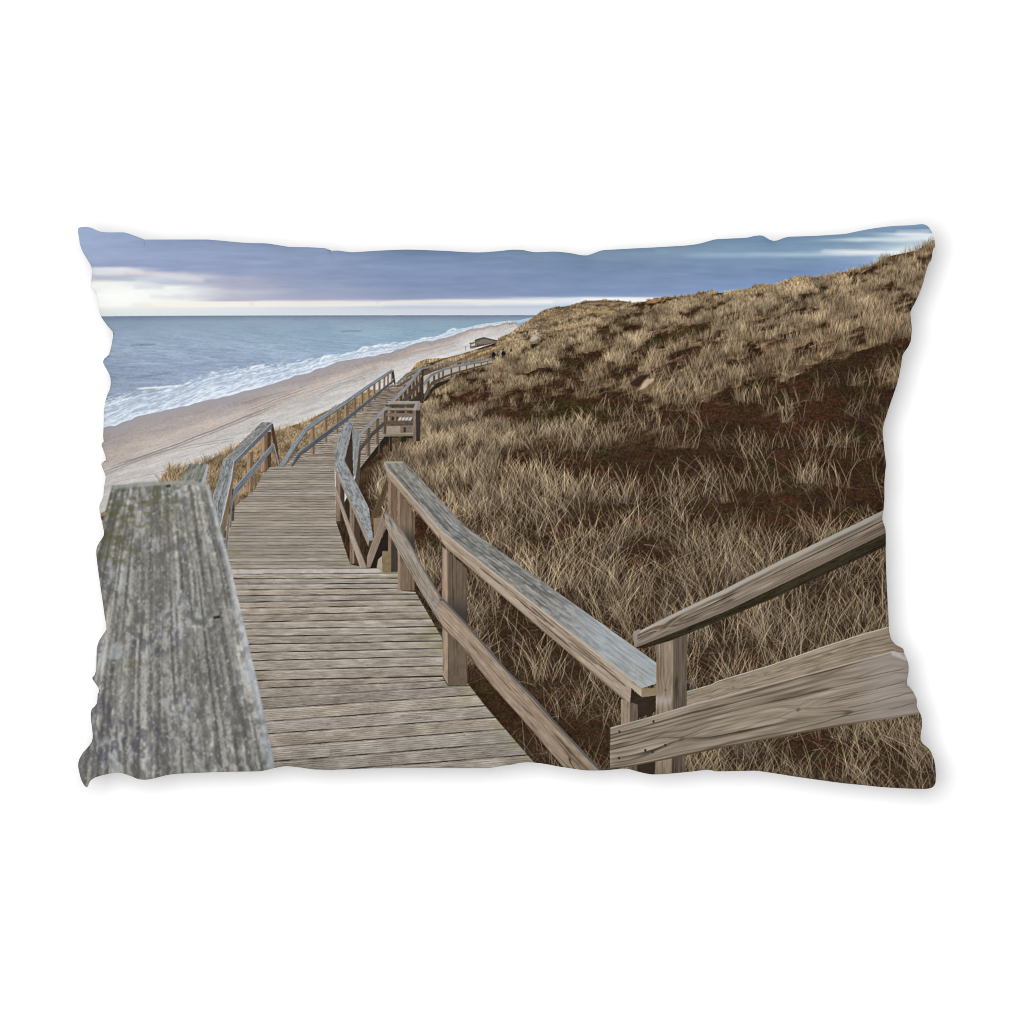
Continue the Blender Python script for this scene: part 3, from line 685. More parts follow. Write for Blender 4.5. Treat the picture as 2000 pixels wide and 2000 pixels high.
def paint_walk():
    tan, brn, gry = (158, 140, 122), (132, 112, 94), (140, 140, 138)
    W = wood
    # ---- far railings leading to the people
    poly(T('B', (870, 1300), (1000, 1250), (1150, 1228), (1390, 1180), (1390, 1192), (1220, 1240), (1060, 1310), (960, 1350), (890, 1440), (870, 1400)), (172, 160, 148), 8, 3, 4)
    poly(T('B', (690, 1362), (770, 1300), (860, 1262), (870, 1300), (760, 1362)), (150, 130, 104), 14, 3, 3)
    for xx, yt, yb in ((705, 1335, 1362), (728, 1318, 1350), (752, 1300, 1335), (780, 1288, 1318), (830, 1262, 1290), (935, 1225, 1262), (990, 1212, 1245), (1060, 1202, 1230), (1130, 1192, 1216), (1200, 1185, 1205), (1280, 1178, 1195)):
        poly(T('B', (xx, yt), (xx + 10, yt), (xx + 10, yb), (xx, yb)), (112, 98, 84), 6, xx, 3)
    strip(T('B', (672, 1352), (755, 1274), (860, 1236), (1000, 1203), (1150, 1183), (1395, 1160)), T('B', (690, 1362), (765, 1292), (868, 1250), (1002, 1214), (1152, 1193), (1395, 1168)), W((122, 122, 122), 12, 3, .5, 401, 10))
    strip(T('B', (700, 1362), (780, 1308), (870, 1270), (1000, 1240), (1150, 1216), (1395, 1180)), T('B', (716, 1366), (790, 1322), (874, 1284), (1004, 1250), (1152, 1224), (1395, 1187)), W((98, 88, 80), 12, 3, .5, 402, 8))
    poly(T('B', (1300, 1205), (1395, 1180), (1395, 1200), (1330, 1216)), (160, 148, 134), 8, 3, 4)
    poly(T('B', (880, 1490), (930, 1400), (980, 1350), (1090, 1318), (1060, 1345), (960, 1400), (905, 1480)), (52, 44, 38), 6, 3, 4)
    for xx, yt, yb, w in ((905, 1330, 1440, 22), (950, 1292, 1368, 17), (988, 1268, 1342, 15), (1020, 1252, 1326, 14), (1083, 1240, 1312, 13), (1146, 1222, 1258, 11), (1200, 1210, 1275, 10), (1258, 1200, 1232, 9), (1310, 1192, 1222, 8), (1358, 1184, 1215, 8)):
        post('B', xx, xx + w, yt, yb, (134, 116, 98), .35, .62, xx)
    strip(T('B', (876, 1345), (935, 1278), (1030, 1238), (1150, 1210), (1260, 1192), (1395, 1172)), T('B', (888, 1375), (942, 1302), (1034, 1256), (1152, 1224), (1262, 1203), (1395, 1181)), W((128, 128, 128), 14, 3, .5, 403, 10, rim0=(160, 160, 158), rimw=.25))
    strip(T('B', (882, 1440), (940, 1340), (1050, 1290), (1150, 1258), (1395, 1196)), T('B', (888, 1478), (946, 1364), (1054, 1306), (1152, 1270), (1395, 1204)), W((92, 84, 78), 12, 3, .5, 404, 8))
    # ---- long ramp
    ramp = T('B', (20, 1890), (-60, 1990), (-110, 1990), (-160, 1978), (-40, 1840), (200, 1700), (400, 1560), (560, 1400), (650, 1362), (740, 1362), (700, 1440), (640, 1490), (610, 1545), (560, 1580), (420, 1720), (380, 1800), (300, 1990), (200, 1990))
    gs = []; y = 1362.0
    while y < 2000: gs.append((400 + y / ZS, -0.05)); y += 7 + (y - 1362) * 0.019
    deck(ramp, gs, 700, 501, (154, 144, 132), 0, 1.3, (96, 82, 72), .55)
    poly(T('F', (-160, 435), (-160, 425), (30, 335), (40, 342), (200, 336), (205, 436)), (150, 138, 126), 8, 5, 5)
    gs = []; y = 336.0
    while y < 445: gs.append((800 + y / ZS, 0.0)); y += 11 + (y - 336) * 0.03
    deck(T('F', (-180, 440), (30, 338), (212, 338), (208, 440)), gs, 650, 503, (150, 141, 130), 0, 1.1, (92, 80, 70), .5)
    # ---- side path and bench platform to the right of the ramp
    gs = []; y = 1540.0
    while y < 2020: gs.append((400 + y / ZS, 0.0)); y += 10 + (y - 1540) * 0.022
    deck(T('B', (400, 1720), (600, 1545), (600, 1745), (480, 1895), (405, 1990), (380, 1990)), gs, 700, 505, (148, 139, 126), 0, 1.3, (92, 78, 70), .6)
    poly(T('B', (480, 1895), (590, 1750), (600, 1740), (850, 1735), (850, 1765), (640, 1760), (520, 1900), (410, 2010), (412, 1985)), (46, 40, 34), 5, 3, 5)
    for xx, yt, yb, w in ((540, 1800, 1880, 34), (622, 1750, 1862, 22), (690, 1748, 1790, 60)):
        post('B', xx, xx + w, yt, yb, (84, 74, 62), .4, .6, xx)
    poly(T('B', (598, 1672), (805, 1672), (805, 1735), (585, 1738)), (148, 136, 122), 12, 3, 4)
    poly(T('B', (590, 1735), (810, 1732), (810, 1748), (582, 1752)), (120, 112, 90), 8, 3, 5)
    # railing between ramp and side path (far half)
    poly(T('B', (800, 1480), (870, 1290), (880, 1300), (882, 1500), (855, 1500)), (62, 52, 46), 6, 3, 5)
    for xx, yt, yb, w in ((690, 1430, 1485, 26), (722, 1400, 1485, 26), (755, 1370, 1485, 26), (788, 1335, 1470, 24), (815, 1300, 1450, 20), (840, 1272, 1420, 18)):
        post('B', xx, xx + w, yt, yb, (150, 130, 110), .45, .55, xx)
    strip(T('B', (660, 1545), (760, 1430), (866, 1320)), T('B', (672, 1585), (770, 1470), (868, 1345)), W((84, 76, 72), 10, 3, .5, 405, 8))
    strip(T('B', (636, 1482), (735, 1382), (846, 1245)), T('B', (668, 1490), (752, 1406), (872, 1250)), W((140, 142, 144), 16, 5, .5, 406, 10, rim1=(104, 100, 98), rimw=.3))
    post('B', 868, 880, 1252, 1500, (88, 74, 64), .5, .6, 6)
    # platform fence
    post('B', 612, 642, 1500, 1660, tan, .5, .7, 12); post('B', 660, 690, 1550, 1640, brn, .5, .7, 13); post('B', 740, 770, 1500, 1640, brn, .5, .7, 14)
    for i in range(4):
        poly(T('B', (686 + i * 26, 1632), (700 + i * 26, 1606), (722 + i * 26, 1606), (708 + i * 26, 1632)), (176, 172, 167), 8, i, 4)
    poly(T('B', (708, 1672), (798, 1672), (798, 1722), (708, 1726)), (118, 104, 92), 10, 4, 4)
    poly(T('B', (730, 1680), (750, 1680), (750, 1720), (730, 1722)), (72, 62, 54), 5, 4, 4)
    strip(T('B', (612, 1486), (855, 1486)), T('B', (616, 1508), (850, 1508)), W((150, 142, 134), 14, 4, .4, 407, 8, rim0=(172, 166, 160), rimw=.3))
    strip(T('B', (596, 1512), (800, 1512)), T('B', (596, 1526), (800, 1526)), W((84, 74, 66), 8, 3, .4, 408, 6))
    strip(T('B', (598, 1574), (806, 1578)), T('B', (598, 1602), (806, 1606)), W((124, 110, 98), 14, 4, .4, 409, 8))
    strip(T('B', (598, 1632), (806, 1634)), T('B', (598, 1660), (806, 1662)), W((100, 90, 80), 14, 4, .4, 410, 8))
    post('B', 572, 600, 1560, 1732, (142, 124, 108), .4, .72, 15)
    post('B', 802, 856, 1545, 1788, (130, 116, 102), .42, .50, 16)
    strip(T('B', (590, 1536), (812, 1536)), T('B', (590, 1558), (806, 1558)), W((146, 134, 124), 14, 4, .4, 411, 8, rim1=(84, 74, 66), rimw=.3))
    strip(T('B', (822, 1492), (800, 1556)), T('B', (856, 1490), (850, 1556)), W((144, 140, 134), 14, 4, .4, 412, 8))
    # ---- long railing on the sea side
    for xx, yt, yb, w in ((32, 1680, 1882, 32), (130, 1605, 1795, 28), (216, 1555, 1722, 26), (286, 1505, 1645, 28), (348, 1465, 1606, 26), (407, 1418, 1558, 22), (455, 1380, 1515, 22), (502, 1352, 1480, 18), (541, 1325, 1440, 17), (578, 1300, 1414, 15), (607, 1282, 1390, 14), (636, 1262, 1362, 14)):
        post('B', xx, xx + w, yt, yb, (158, 134, 110), .5, .72, xx)
    strip(T('E', (1812, 432), (1870, 330)) + T('B', (0, 1822), (150, 1712), (300, 1604), (450, 1486), (664, 1315)), T('E', (1832, 432), (1896, 345)) + T('B', (0, 1866), (150, 1752), (300, 1640), (450, 1516), (664, 1336)), W((92, 94, 98), 16, 4, .6, 413, 12, rim0=(120, 124, 128), rimw=.25))
    strip(T('B', (640, 1262), (660, 1362)), T('B', (656, 1250), (672, 1358)), W((70, 64, 60), 8, 3, .5, 414, 6))
    strip(T('E', (1728, 424), (1790, 325), (1840, 245), (1885, 185)) + T('B', (0, 1672), (130, 1584), (300, 1476), (420, 1392), (640, 1246)), T('E', (1772, 428), (1822, 350), (1868, 272), (1905, 222)) + T('B', (0, 1718), (130, 1626), (300, 1514), (420, 1424), (655, 1262)),
          W((142, 146, 150), 20, 6, .6, 415, 14, rim1=(88, 92, 98), rimw=.28, pale=.4))
    # ---- middle deck
    mid = T('E', (1330, 1075), (1345, 980), (1400, 725), (1535, 622), (1600, 500), (1665, 432), (2160, 432)) + T('F', (212, 434), (218, 600), (225, 845), (330, 1165), (460, 1195), (470, 1225)) + T('E', (1370, 1225))
    gs = []; y = 905.0
    while y < 1125: gs.append((y, -0.006 + 0.012 * rng.random())); y += 3.9 + (y - 905) * 0.0150
    deck(mid, gs, 600, 511, (148, 140, 129), 3, 1.1, (98, 88, 78), .48, green=lambda x, y: smooth(1060, 1110, y) * (smooth(640, 700, x) + smooth(500, 455, x)))
    line(T('E', (1665, 434), (1932, 434), (2150, 434)), (176, 166, 156), 1.6, .8)
    # ---- sea-side railing, second bay
    post('E', 1590, 1640, 190, 472, (160, 134, 112), .55, .72, 21, ybr=455)
    post('E', 1634, 1668, 170, 436, (120, 98, 80), .3, .7, 22)
    post('E', 1488, 1534, 320, 622, (160, 134, 112), .5, .75, 23, ybr=622)
    post('E', 1362, 1390, 600, 838, (112, 106, 100), .5, .7, 24)
    strip(T('E', (1340, 1062), (1360, 800), (1388, 590), (1545, 415), (1682, 252)), T('E', (1318, 1045), (1336, 860), (1396, 660), (1556, 458), (1692, 292)), W((118, 122, 126), 18, 4, .5, 421, 14, rim0=(150, 154, 158), rimw=.2))
    strip(T('E', (1664, 130), (1690, 300), (1716, 430)), T('E', (1682, 108), (1712, 250), (1736, 425)), W((84, 66, 54), 12, 4, .4, 422, 8))
    strip(T('E', (1680, 255), (1722, 425)), T('E', (1692, 262), (1734, 425)), W((140, 136, 132), 10, 3, .4, 423, 6))
    strip(T('E', (1388, 388), (1372, 520), (1300, 830), (1284, 882)), T('E', (1392, 418), (1378, 590), (1332, 860), (1302, 985)), W((124, 106, 90), 14, 5, .4, 424, 10))
    strip(T('E', (1388, 384), (1640, 140), (1676, 104)), T('E', (1394, 420), (1648, 170), (1678, 138)), W((104, 106, 110), 12, 4, .5, 425, 8))
    strip(T('E', (1600, 96), (1306, 382)), T('E', (1678, 102), (1390, 392)), W((140, 140, 138), 22, 7, .6, 426, 14, pale=.55, rim1=(168, 172, 176), rimw=.1))
    strip(T('E', (1306, 380), (1262, 560), (1228, 650), (1250, 860)), T('E', (1390, 386), (1372, 520), (1318, 760), (1286, 890)), W((146, 148, 148), 22, 7, .6, 427, 14, pale=.55, rim1=(176, 182, 188), rimw=.12))
    # stub of rail behind the nearest hand rail
    strip(T('E', (1050, 410), (975, 560)), T('E', (1186, 412), (1138, 565)), W((136, 136, 126), 20, 7, .6, 428, 12, pale=.5))
    strip(T('E', (1186, 412), (1138, 565)), T('E', (1198, 424), (1168, 575)), W((158, 164, 166), 10, 3, .5, 429, 8))
    # ---- right railing bays beyond the big one
    # turning bay to the side path
    for xx, yt, yb, w in ((446, 140, 352, 36), (514, 70, 266, 32), (572, 10, 188, 28)):
        post('F', xx, xx + w, yt, yb, (142, 124, 106), .4, .68, xx)
    strip(T('F', (408, 275), (500, 165), (592, 85)), T('F', (408, 320), (500, 205), (592, 118)), W((86, 80, 76), 12, 4, .5, 431, 8))
    strip(T('F', (405, 190), (410, 330), (398, 590)), T('F', (380, 220), (376, 420), (366, 560)), W((88, 76, 66), 10, 3, .5, 433, 8))
    strip(T('F', (350, 140), (352, 300), (360, 500)), T('F', (412, 185), (398, 300), (372, 510)), W((140, 142, 142), 16, 5, .5, 434, 12, pale=.4))
    strip(T('F', (392, 190), (480, 95), (574, 0), (590, -20)), T('F', (414, 195), (498, 108), (598, 5), (612, -20)), W((140, 142, 144), 16, 4, .5, 435, 10))
    # middle bay
    poly(T('F', (350, 108), (345, 180), (358, 525), (350, 520), (286, 385)), (66, 54, 46), 6, 3, 5)
    post('F', 222, 288, 480, 842, (136, 116, 100), .52, .55, 31)
    post('F', 326, 404, 700, 1162, (136, 118, 102), .45, .55, 32)
    poly(T('F', (290, 690), (320, 700), (322, 840), (300, 790)), (58, 48, 42), 4, 3, 4)
    strip(T('F', (206, 585), (300, 880), (405, 1192)), T('F', (224, 585), (330, 870), (458, 1192)), W((160, 146, 132), 16, 5, .5, 436, 12, rim1=(124, 116, 106), rimw=.2))
    poly(T('F', (468, 985), (508, 985), (508, 1012), (470, 1036)), (84, 66, 50), 5, 3, 5)
    strip(T('F', (203, 382), (218, 470), (330, 712), (468, 1034)), T('F', (208, 384), (232, 470), (372, 765), (472, 988)), W((150, 136, 122), 12, 4, .4, 437, 10))
    strip(T('F', (205, 380), (228, 470), (372, 762), (470, 988)), T('F', (290, 385), (342, 490), (470, 740), (506, 985)), W((152, 154, 154), 24, 7, .7, 438, 14, pale=.5, crack=.5))
    strip(T('F', (295, 98), (240, 230), (205, 382)), T('F', (352, 107), (322, 250), (290, 387)), W((148, 150, 152), 22, 7, .7, 439, 14, pale=.5, crack=.5))
    # ---- near deck
    near = T('E', (1368, 1210)) + T('J', (0, 40), (540, 38), (570, 60), (690, 62), (700, 200), (820, 215), (1020, 560), (1030, 850), (1215, 905), (1350, 1080), (1580, 1350), (1710, 1500), (1760, 1600), (-400, 1600), (-260, 1500))
    raw = [(40, 0), (72, 0), (112, -.003), (152, -.004), (193, -.012), (237, -.01), (283, -.014), (328, -.016), (378, -.02), (432, -.018), (486, -.012), (541, -.014), (600, -.018), (660, -.022), (722, -.024), (795, -.026), (872, -.022),
           (925, -.042), (990, -.058), (1075, -.068), (1167, -.072), (1262, -.073), (1363, -.076), (1475, -.080), (1575, -.078), (1690, -.08), (1800, -.08), (1900, -.08)]
    deck(near, [(y_j(v), m) for v, m in raw], 600, 521, (151, 142, 131), 7, 1.9, (60, 51, 45), .8, green=lambda x, y: smooth(-70, 0, x - np.interp(y, [1120, 1250, 1330, 1380, 1480], [790, 865, 900, 960, 1040])))
    poly(T('J', (-562, 44), (-160, 40), (540, 38), (562, 58), (540, 70), (-556, 78)), (176, 169, 163), 12, 5, 8)
    line(T('J', (-556, 80), (-160, 76), (540, 73)), (70, 60, 54), 1.2, .7)
    line(T('J', (-560, 42), (-150, 38), (540, 36)), (96, 84, 76), 1.0, .6)
    # ---- big right railing
    strip(T('F', (606, 505), (560, 640), (494, 780), (484, 878)), T('F', (616, 590), (590, 680), (540, 790), (500, 875)), W((92, 78, 60), 10, 4, .5, 441, 8))
    poly(T('F', (506, 820), (556, 815), (540, 900), (508, 960)), (136, 116, 96), 8, 3, 5)
    poly(T('F', (600, 900), (620, 900), (620, 1060), (575, 1065), (520, 1190), (480, 1190)), (44, 38, 34), 4, 3, 5)
    post('F', 616, 684, 520, 1226, (146, 122, 102), .3, .82, 41, ytr=610, ybr=1222, band=(950, 1040, 1240, 1300))
    strip(T('F', (572, 778), (456, 1110)), T('F', (598, 880), (482, 1192)), W((142, 126, 112), 14, 5, .5, 442, 10))
    poly(T('F', (456, 1105), (482, 1190), (456, 1190)), (140, 122, 106), 5)
    poly(T('F', (572, 1066), (637, 1066), (637, 1224), (575, 1228)), (124, 108, 82), 10, 6, 5)
    poly(T('F', (540, 1130), (572, 1100), (574, 1226), (530, 1190)), (160, 146, 130), 6, 6, 5)
    post('F', 688, 816, 600, 1360, (148, 126, 107), .12, .82, 42, ytr=790, ybr=1362, band=(850, 1000, 1060, 1180))
    post('F', 1022, 1208, 1030, 2010, (160, 140, 120), .22, .66, 43, ytr=1200, ybr=2012, slant=2, band=(1350, 1560, 1600, 1760))
    poly(T('J', (1022, 836), (1062, 912), (1064, 836)), (150, 132, 113), 6, 4, 6)
    poly(T('J', (1062, 840), (1064, 912), (1210, 910), (1210, 840)), (101, 88, 75), 7, 4, 5)
    line(T('J', (1018, 840), (1062, 914), (1210, 912)), (48, 42, 36), 1.6, .7)
    # middle board
    strip(T('F', (588, 765), (625, 785), (720, 900), (800, 1040), (880, 1190), (960, 1325), (1028, 1432)), T('F', (594, 870), (618, 925), (710, 1100), (790, 1240), (860, 1370), (930, 1485), (1000, 1600)),
          W((158, 146, 132), 20, 6, .45, 443, 16, crack=.6, rim0=(108, 104, 98), rimw=.16, pale=.25))
    strip(T('J', (1000, 262), (1030, 262), (1200, 445), (1500, 790), (1700, 992)) + T('K', (330, 1195), (560, 1440), (760, 1640)), T('J', (998, 430), (1030, 490), (1190, 655), (1400, 925), (1600, 1145)) + T('K', (210, 1330), (390, 1540), (480, 1640)),
          W((156, 138, 120), 22, 6, .4, 444, 18, crack=.9, rim0=(84, 84, 86), rimw=.14))
    # hand rail: side face, top face, end
    poly(T('K', (886, 940), (975, 1005), (1082, 992), (1082, 1115), (940, 1170), (886, 1070)), (56, 46, 38), 6, 4, 6)
    strip(T('F', (583, 402), (606, 440), (1010, 910), (2448, 2042)),
          T('F', (588, 430), (612, 512), (1060, 1050), (2432, 2225)),
          W((164, 148, 131), 22, 5, .4, 445, 14, crack=1.0, rim0=(186, 172, 156), rimw=.12, rim1=(122, 108, 94)))
    strip(T('K', (640, 690), (975, 940)), T('K', (700, 760), (975, 1005)), W((176, 162, 146), 14, 5, .4, 446, 10))
    poly(T('K', (975, 938), (1082, 936), (1082, 994), (977, 1006)), (136, 120, 96), 10, 5, 5)
    topw = W((138, 136, 130), 26, 8, .6, 447, 14, pale=.5, crack=.6)
    def top(u, v, x, y):
        c = topw(u, v, x, y)
        e = smooth(1060, 1180, x + CX)
        c = mix(c, col(166, 172, 176) + ((fbm(u * 2, v * 26, 9, 4) - .5) * 70)[..., None], e * .75)
        c = mix(c, col(140, 138, 118), (ell(x, y, 1235, 1312, 30, 12, 30) * .45 + .3 * smooth(980, 920, y + CY)) * smooth(.35, .7, fbm(x / 6, y / 5, 77, 4)))
        return mix(c, col(178, 172, 160), smooth(.08, .02, v) * .6)
    strip(T('F', (583, 400), (606, 440), (1010, 910), (2521, 2099)),
          T('F', (730, 392), (768, 430), (1190, 876), (2780, 2012)), top)
    poly(T('F', (583, 400), (600, 393), (732, 392), (720, 404), (620, 410)), (150, 150, 128), 10, 5, 6)
    for t, a, b in (('F', (1300, 1190), (1480, 1330)), ('F', (1560, 1400), (1720, 1540)), ('F', (1690, 1480), (1860, 1640)), ('K', (60, 290), (260, 440)), ('K', (420, 590), (640, 760)), ('K', (660, 760), (860, 930))):
        line(T(t, a, b), (72, 58, 48), 1.3, .75)

def paint_near_fence():
    W = wood
    # short post under the end of the big hand rail
    post('K', 820, 946, 1020, 1700, (152, 134, 116), .52, .72, 51, ytr=1062)
    poly(T('K', (944, 1480), (1080, 1480), (1080, 1700), (944, 1700)), (58, 50, 42), 5, 3, 5)
    poly(T('K', (1300, 900), (1336, 905), (1336, 955), (1318, 965)), (46, 50, 50), 4)
    # lower board behind the post
    strip(T('K', (1316, 962), (1500, 910)) + T('L', (0, 884), (400, 764), (800, 624), (1100, 530), (1310, 474), (1450, 440)), T('K', (1316, 1068), (1500, 1030)) + T('L', (0, 1015), (400, 912), (800, 802), (1100, 725), (1330, 692), (1450, 748)),
          W((150, 136, 119), 20, 6, .3, 461, 12, rim0=(184, 176, 164), rimw=.07, crack=.3, knots=((3.0, .62, .2),)))
    # tall post
    def pst(u, v, x, y):
        c = pw(u, v, x, y)
        c = c * (1 - .30 * smooth(.53, .56, v))[..., None]
        ty = (y + CY - 1100) * ZS
        c = mix(c, col(176, 170, 164), np.exp(-((ty - 1030) / 45) ** 2) * smooth(.54, .48, v) * .6)
        return mix(c, col(96, 82, 68), (1 - smooth(520, 620, ty)) * .45)
    pw = W((142, 126, 109), 22, 6, .3, 462, 12, crack=.5, knots=((1.75, .3, .2),))
    strip(T('K', (1086, 560), (1078, 1700)), T('K', (1318, 510), (1306, 1700)), pst)
    # upper hand rail of the near fence
    strip(Q((580, 637), (740, 574), (1000, 468), (1260, 344), (1500, 226), (1830, 66)), Q((620, 640), (745, 604), (1000, 500), (1260, 392), (1500, 281), (1830, 132)), W((60, 53, 41), 12, 5, .4, 463, 8))
    strip(Q((566, 575), (740, 486), (1000, 362), (1260, 228), (1500, 112), (1830, -46)), Q((580, 637), (740, 574), (1000, 468), (1260, 344), (1500, 226), (1830, 66)),
          W((142, 130, 115), 32, 7, .12, 464, 10, rim0=(164, 159, 150), rimw=.26, rim1=(116, 102, 90), knots=((2.15, .52, .42),)))
    poly(Q((566, 574), (572, 560), (600, 548), (604, 560), (590, 578), (586, 630), (576, 634)), (140, 130, 118), 8, 3, 5)
    # wide board
    wb = W((146, 134, 119), 27, 7, .22, 465, 14, crack=.55, rim1=(94, 78, 60), rimw=.04, knots=((1.45, .66, .2), (3.55, .58, .16)))
    def board(u, v, x, y):
        c = wb(u, v, x, y)
        vv = v + .18 * (fbm(u * 1.1, v * 2.2, 991, 2) - .5)
        r = np.abs(((vv * 7 + .8 * np.exp(-((u - 3.0) / .8) ** 2) * np.cos((v - .6) * 5)) % 1) - .5)
        c = mix(c, col(96, 82, 74), (1 - smooth(.0, .10, r)) * .38 * smooth(.35, .6, fbm(u * 1.3, v * 5, 993, 3)))
        c = mix(c, col(160, 152, 150), smooth(1640, 1730, x + CX) * .45)
        return mix(c, col(182, 174, 164), smooth(.035, .01, v) * .7)
    strip(T('K', (740, 1236), (1000, 1165), (1400, 1045)) + T('L', (0, 1010), (400, 905), (900, 775), (1310, 665), (1600, 700)), T('K', (738, 1552), (860, 1540), (1200, 1472)) + T('L', (0, 1398), (400, 1322), (900, 1232), (1400, 1156), (1620, 1122)), board)
    # edge of the picture turned over at the seam
    poly(T('L', (1312, 664), (1340, 660), (1440, 712), (1440, 740), (1390, 722), (1318, 690)), (180, 173, 170), 6, 3, 6, 1)
    for a, b in (((1200, 945), (1430, 885)), ((980, 1085), (1160, 1050)), ((1160, 1050), (1490, 968)), ((820, 1050), (1060, 975)), ((1290, 1100), (1500, 1050)), ((1000, 880), (1430, 790))):
        line(T('L', a, b), (88, 80, 76), 1.6, .6)
    for t, a in (('K', (1065, 1190)), ('K', (810, 1268)), ('K', (1060, 1422)), ('K', (1155, 1370)), ('K', (808, 1468)), ('K', (1005, 1408))):
        x, y = T(t, a)[0]; poly([(x - 2.2, y - 2.6), (x + 1.6, y - 2.2), (x + 2, y + 2.4), (x - 1.8, y + 2.6)], (62, 54, 50), 2)

def paint_nearest_rail():
    w1 = wood((139, 137, 131), 9, 12, .35, 471, 14)
    def f(u, v, x, y):
        c = w1(u, v, x, y)
        g = fbm(u * 1.3, v * 34, 475, 3)
        g2 = fbm(u * 9, v * 44, 476, 3)
        wv = v + .006 * (vnoise(u * 5, v * 12, 474) - .5)
        g3 = smooth(.25, .75, vnoise(u * 1.6, wv * 62, 478)) * .6 + .4 * vnoise(u * 4, wv * 110, 480)
        c = c * (0.54 + .26 * g + .16 * g2 + .52 * g3 * (.5 + vnoise(u * 1.5, v * 5, 482)))[..., None]
        px, py = x + CX, y + CY
        hf = fbm(x / 2.6, y / 4.2, 477, 3) - .5
        c = c + (hf * 62)[..., None]
        pl = smooth(.50, .60, fbm(u * 7.0, v * 26, 479, 5)) * smooth(.46, .62, fbm(x / 46, y / 50, 481, 4))
        c = mix(c, col(172, 178, 182), pl * .55)
        dk = smooth(.48, .64, fbm(x / 8, y / 13, 483, 5) + .22 * hf) * (.25 + .75 * smooth(.42, .6, fbm(x / 60, y / 55, 484, 3)))
        c = mix(c, col(90, 89, 88), dk * .62)
        deep = ell(x, y, 245, 1440, 110, 60) + ell(x, y, 190, 1400, 40, 90) + ell(x, y, 300, 1255, 60, 30)
        c = mix(c, col(78, 78, 88), np.clip(deep, 0, 1) * smooth(.42, .6, fbm(x / 7, y / 22, 485, 4)) * .6)
        ms = smooth(.44, .66, fbm(x / 16, y / 7, 487, 5) + .25 * hf) * np.clip(ell(x, y, 250, 985, 120, 60) + ell(x, y, 215, 1080, 60, 26) + ell(x, y, 210, 1045, 60, 24) * 1.0 + .8 * ell(x, y, 255, 1295, 24, 10), 0, 1)
        c = mix(c, col(96, 94, 68), ms * .62)
        ky = smooth(.58, .66, fbm(x / 5, y / 6, 489, 3)) * smooth(1250, 1000, py) * smooth(.3, .5, v)
        c = mix(c, col(106, 104, 92), ky * .5)
        wh = smooth(.68, .80, fbm(x / 4.5, y / 5.5, 491, 3)) * .55
        c = mix(c, col(196, 198, 198), wh)
        return mix(c, col(176, 184, 192), smooth(.94, .985, v) * .5 * smooth(0.3, .6, fbm(x / 18, y / 30, 493, 2) + .25))
    strip(T('E', (462, 572), (385, 860), (300, 1200), (180, 1700)) + T('I', (100, 900), (0, 1700)),
          T('E', (1198, 566), (1262, 800), (1362, 1180), (1478, 1680)) + T('I', (1562, 885), (1712, 1640)), f, soft=1)
    strip(T('E', (455, 580), (700, 545), (1050, 536), (1200, 560)), T('E', (462, 604), (700, 574), (1050, 562), (1200, 590)), wood((158, 160, 154), 24, 3, 2.0, 472, 12), soft=2)
    poly(T('E', (870, 572), (905, 566), (912, 584), (880, 588)), (60, 56, 52), 4, 3, 4, 1)
    poly(T('I', (1228, 402), (1280, 392), (1284, 410), (1240, 416)), (46, 42, 40), 3, 3, 4, 1)

paint_sky()
paint_shore()
paint_dunes()
paint_far()
paint_left_grass()
paint_grass()
poly(T('C', (880, 1355), (960, 1290), (1040, 1285), (1000, 1320), (950, 1380), (900, 1370)), (62, 46, 36), 8, 4, 4, 1)
poly(T('C', (945, 1406), (985, 1350), (1010, 1322), (1062, 1314), (1070, 1326), (1030, 1362), (990, 1395)), (180, 158, 132), 16, 5, 3, 1)
poly(T('C', (930, 1420), (1000, 1398), (1060, 1345), (1080, 1350), (1030, 1410)), (120, 98, 74), 16, 5, 3, 2)
paint_walkers()
paint_walk()
def paint_fringe():
    rnd = np.random.default_rng(3)
    n = 90
    t = rnd.uniform(0, 1, n)
    e = np.array(T('J', (880, 330), (1010, 560), (1220, 930), (1400, 1150), (1600, 1390), (1720, 1520)))
    x = np.interp(t, np.linspace(0, 1, len(e)), e[:, 0]) + 8; y = np.interp(t, np.linspace(0, 1, len(e)), e[:, 1]) + 6
    blades(n, x, y, rnd.uniform(14, 40, n), GREYS, rnd, spread=.7, per=(2, 5), alpha=.6, dark=.5)
paint_near_fence()
paint_nearest_rail()
canvas = canvas + 0.55 * (canvas - blur(canvas, 1)) + 0.16 * (canvas - blur(canvas, 12))
canvas = np.clip(canvas, 0, 255)
# ================================================================== PRINT END

# ------------------------------------------------------------------ the pillow
def Z(t, *pts):
    ox, oy = TILE[t]
    return [(ox + x / ZS, oy + y / ZS) for x, y in pts]

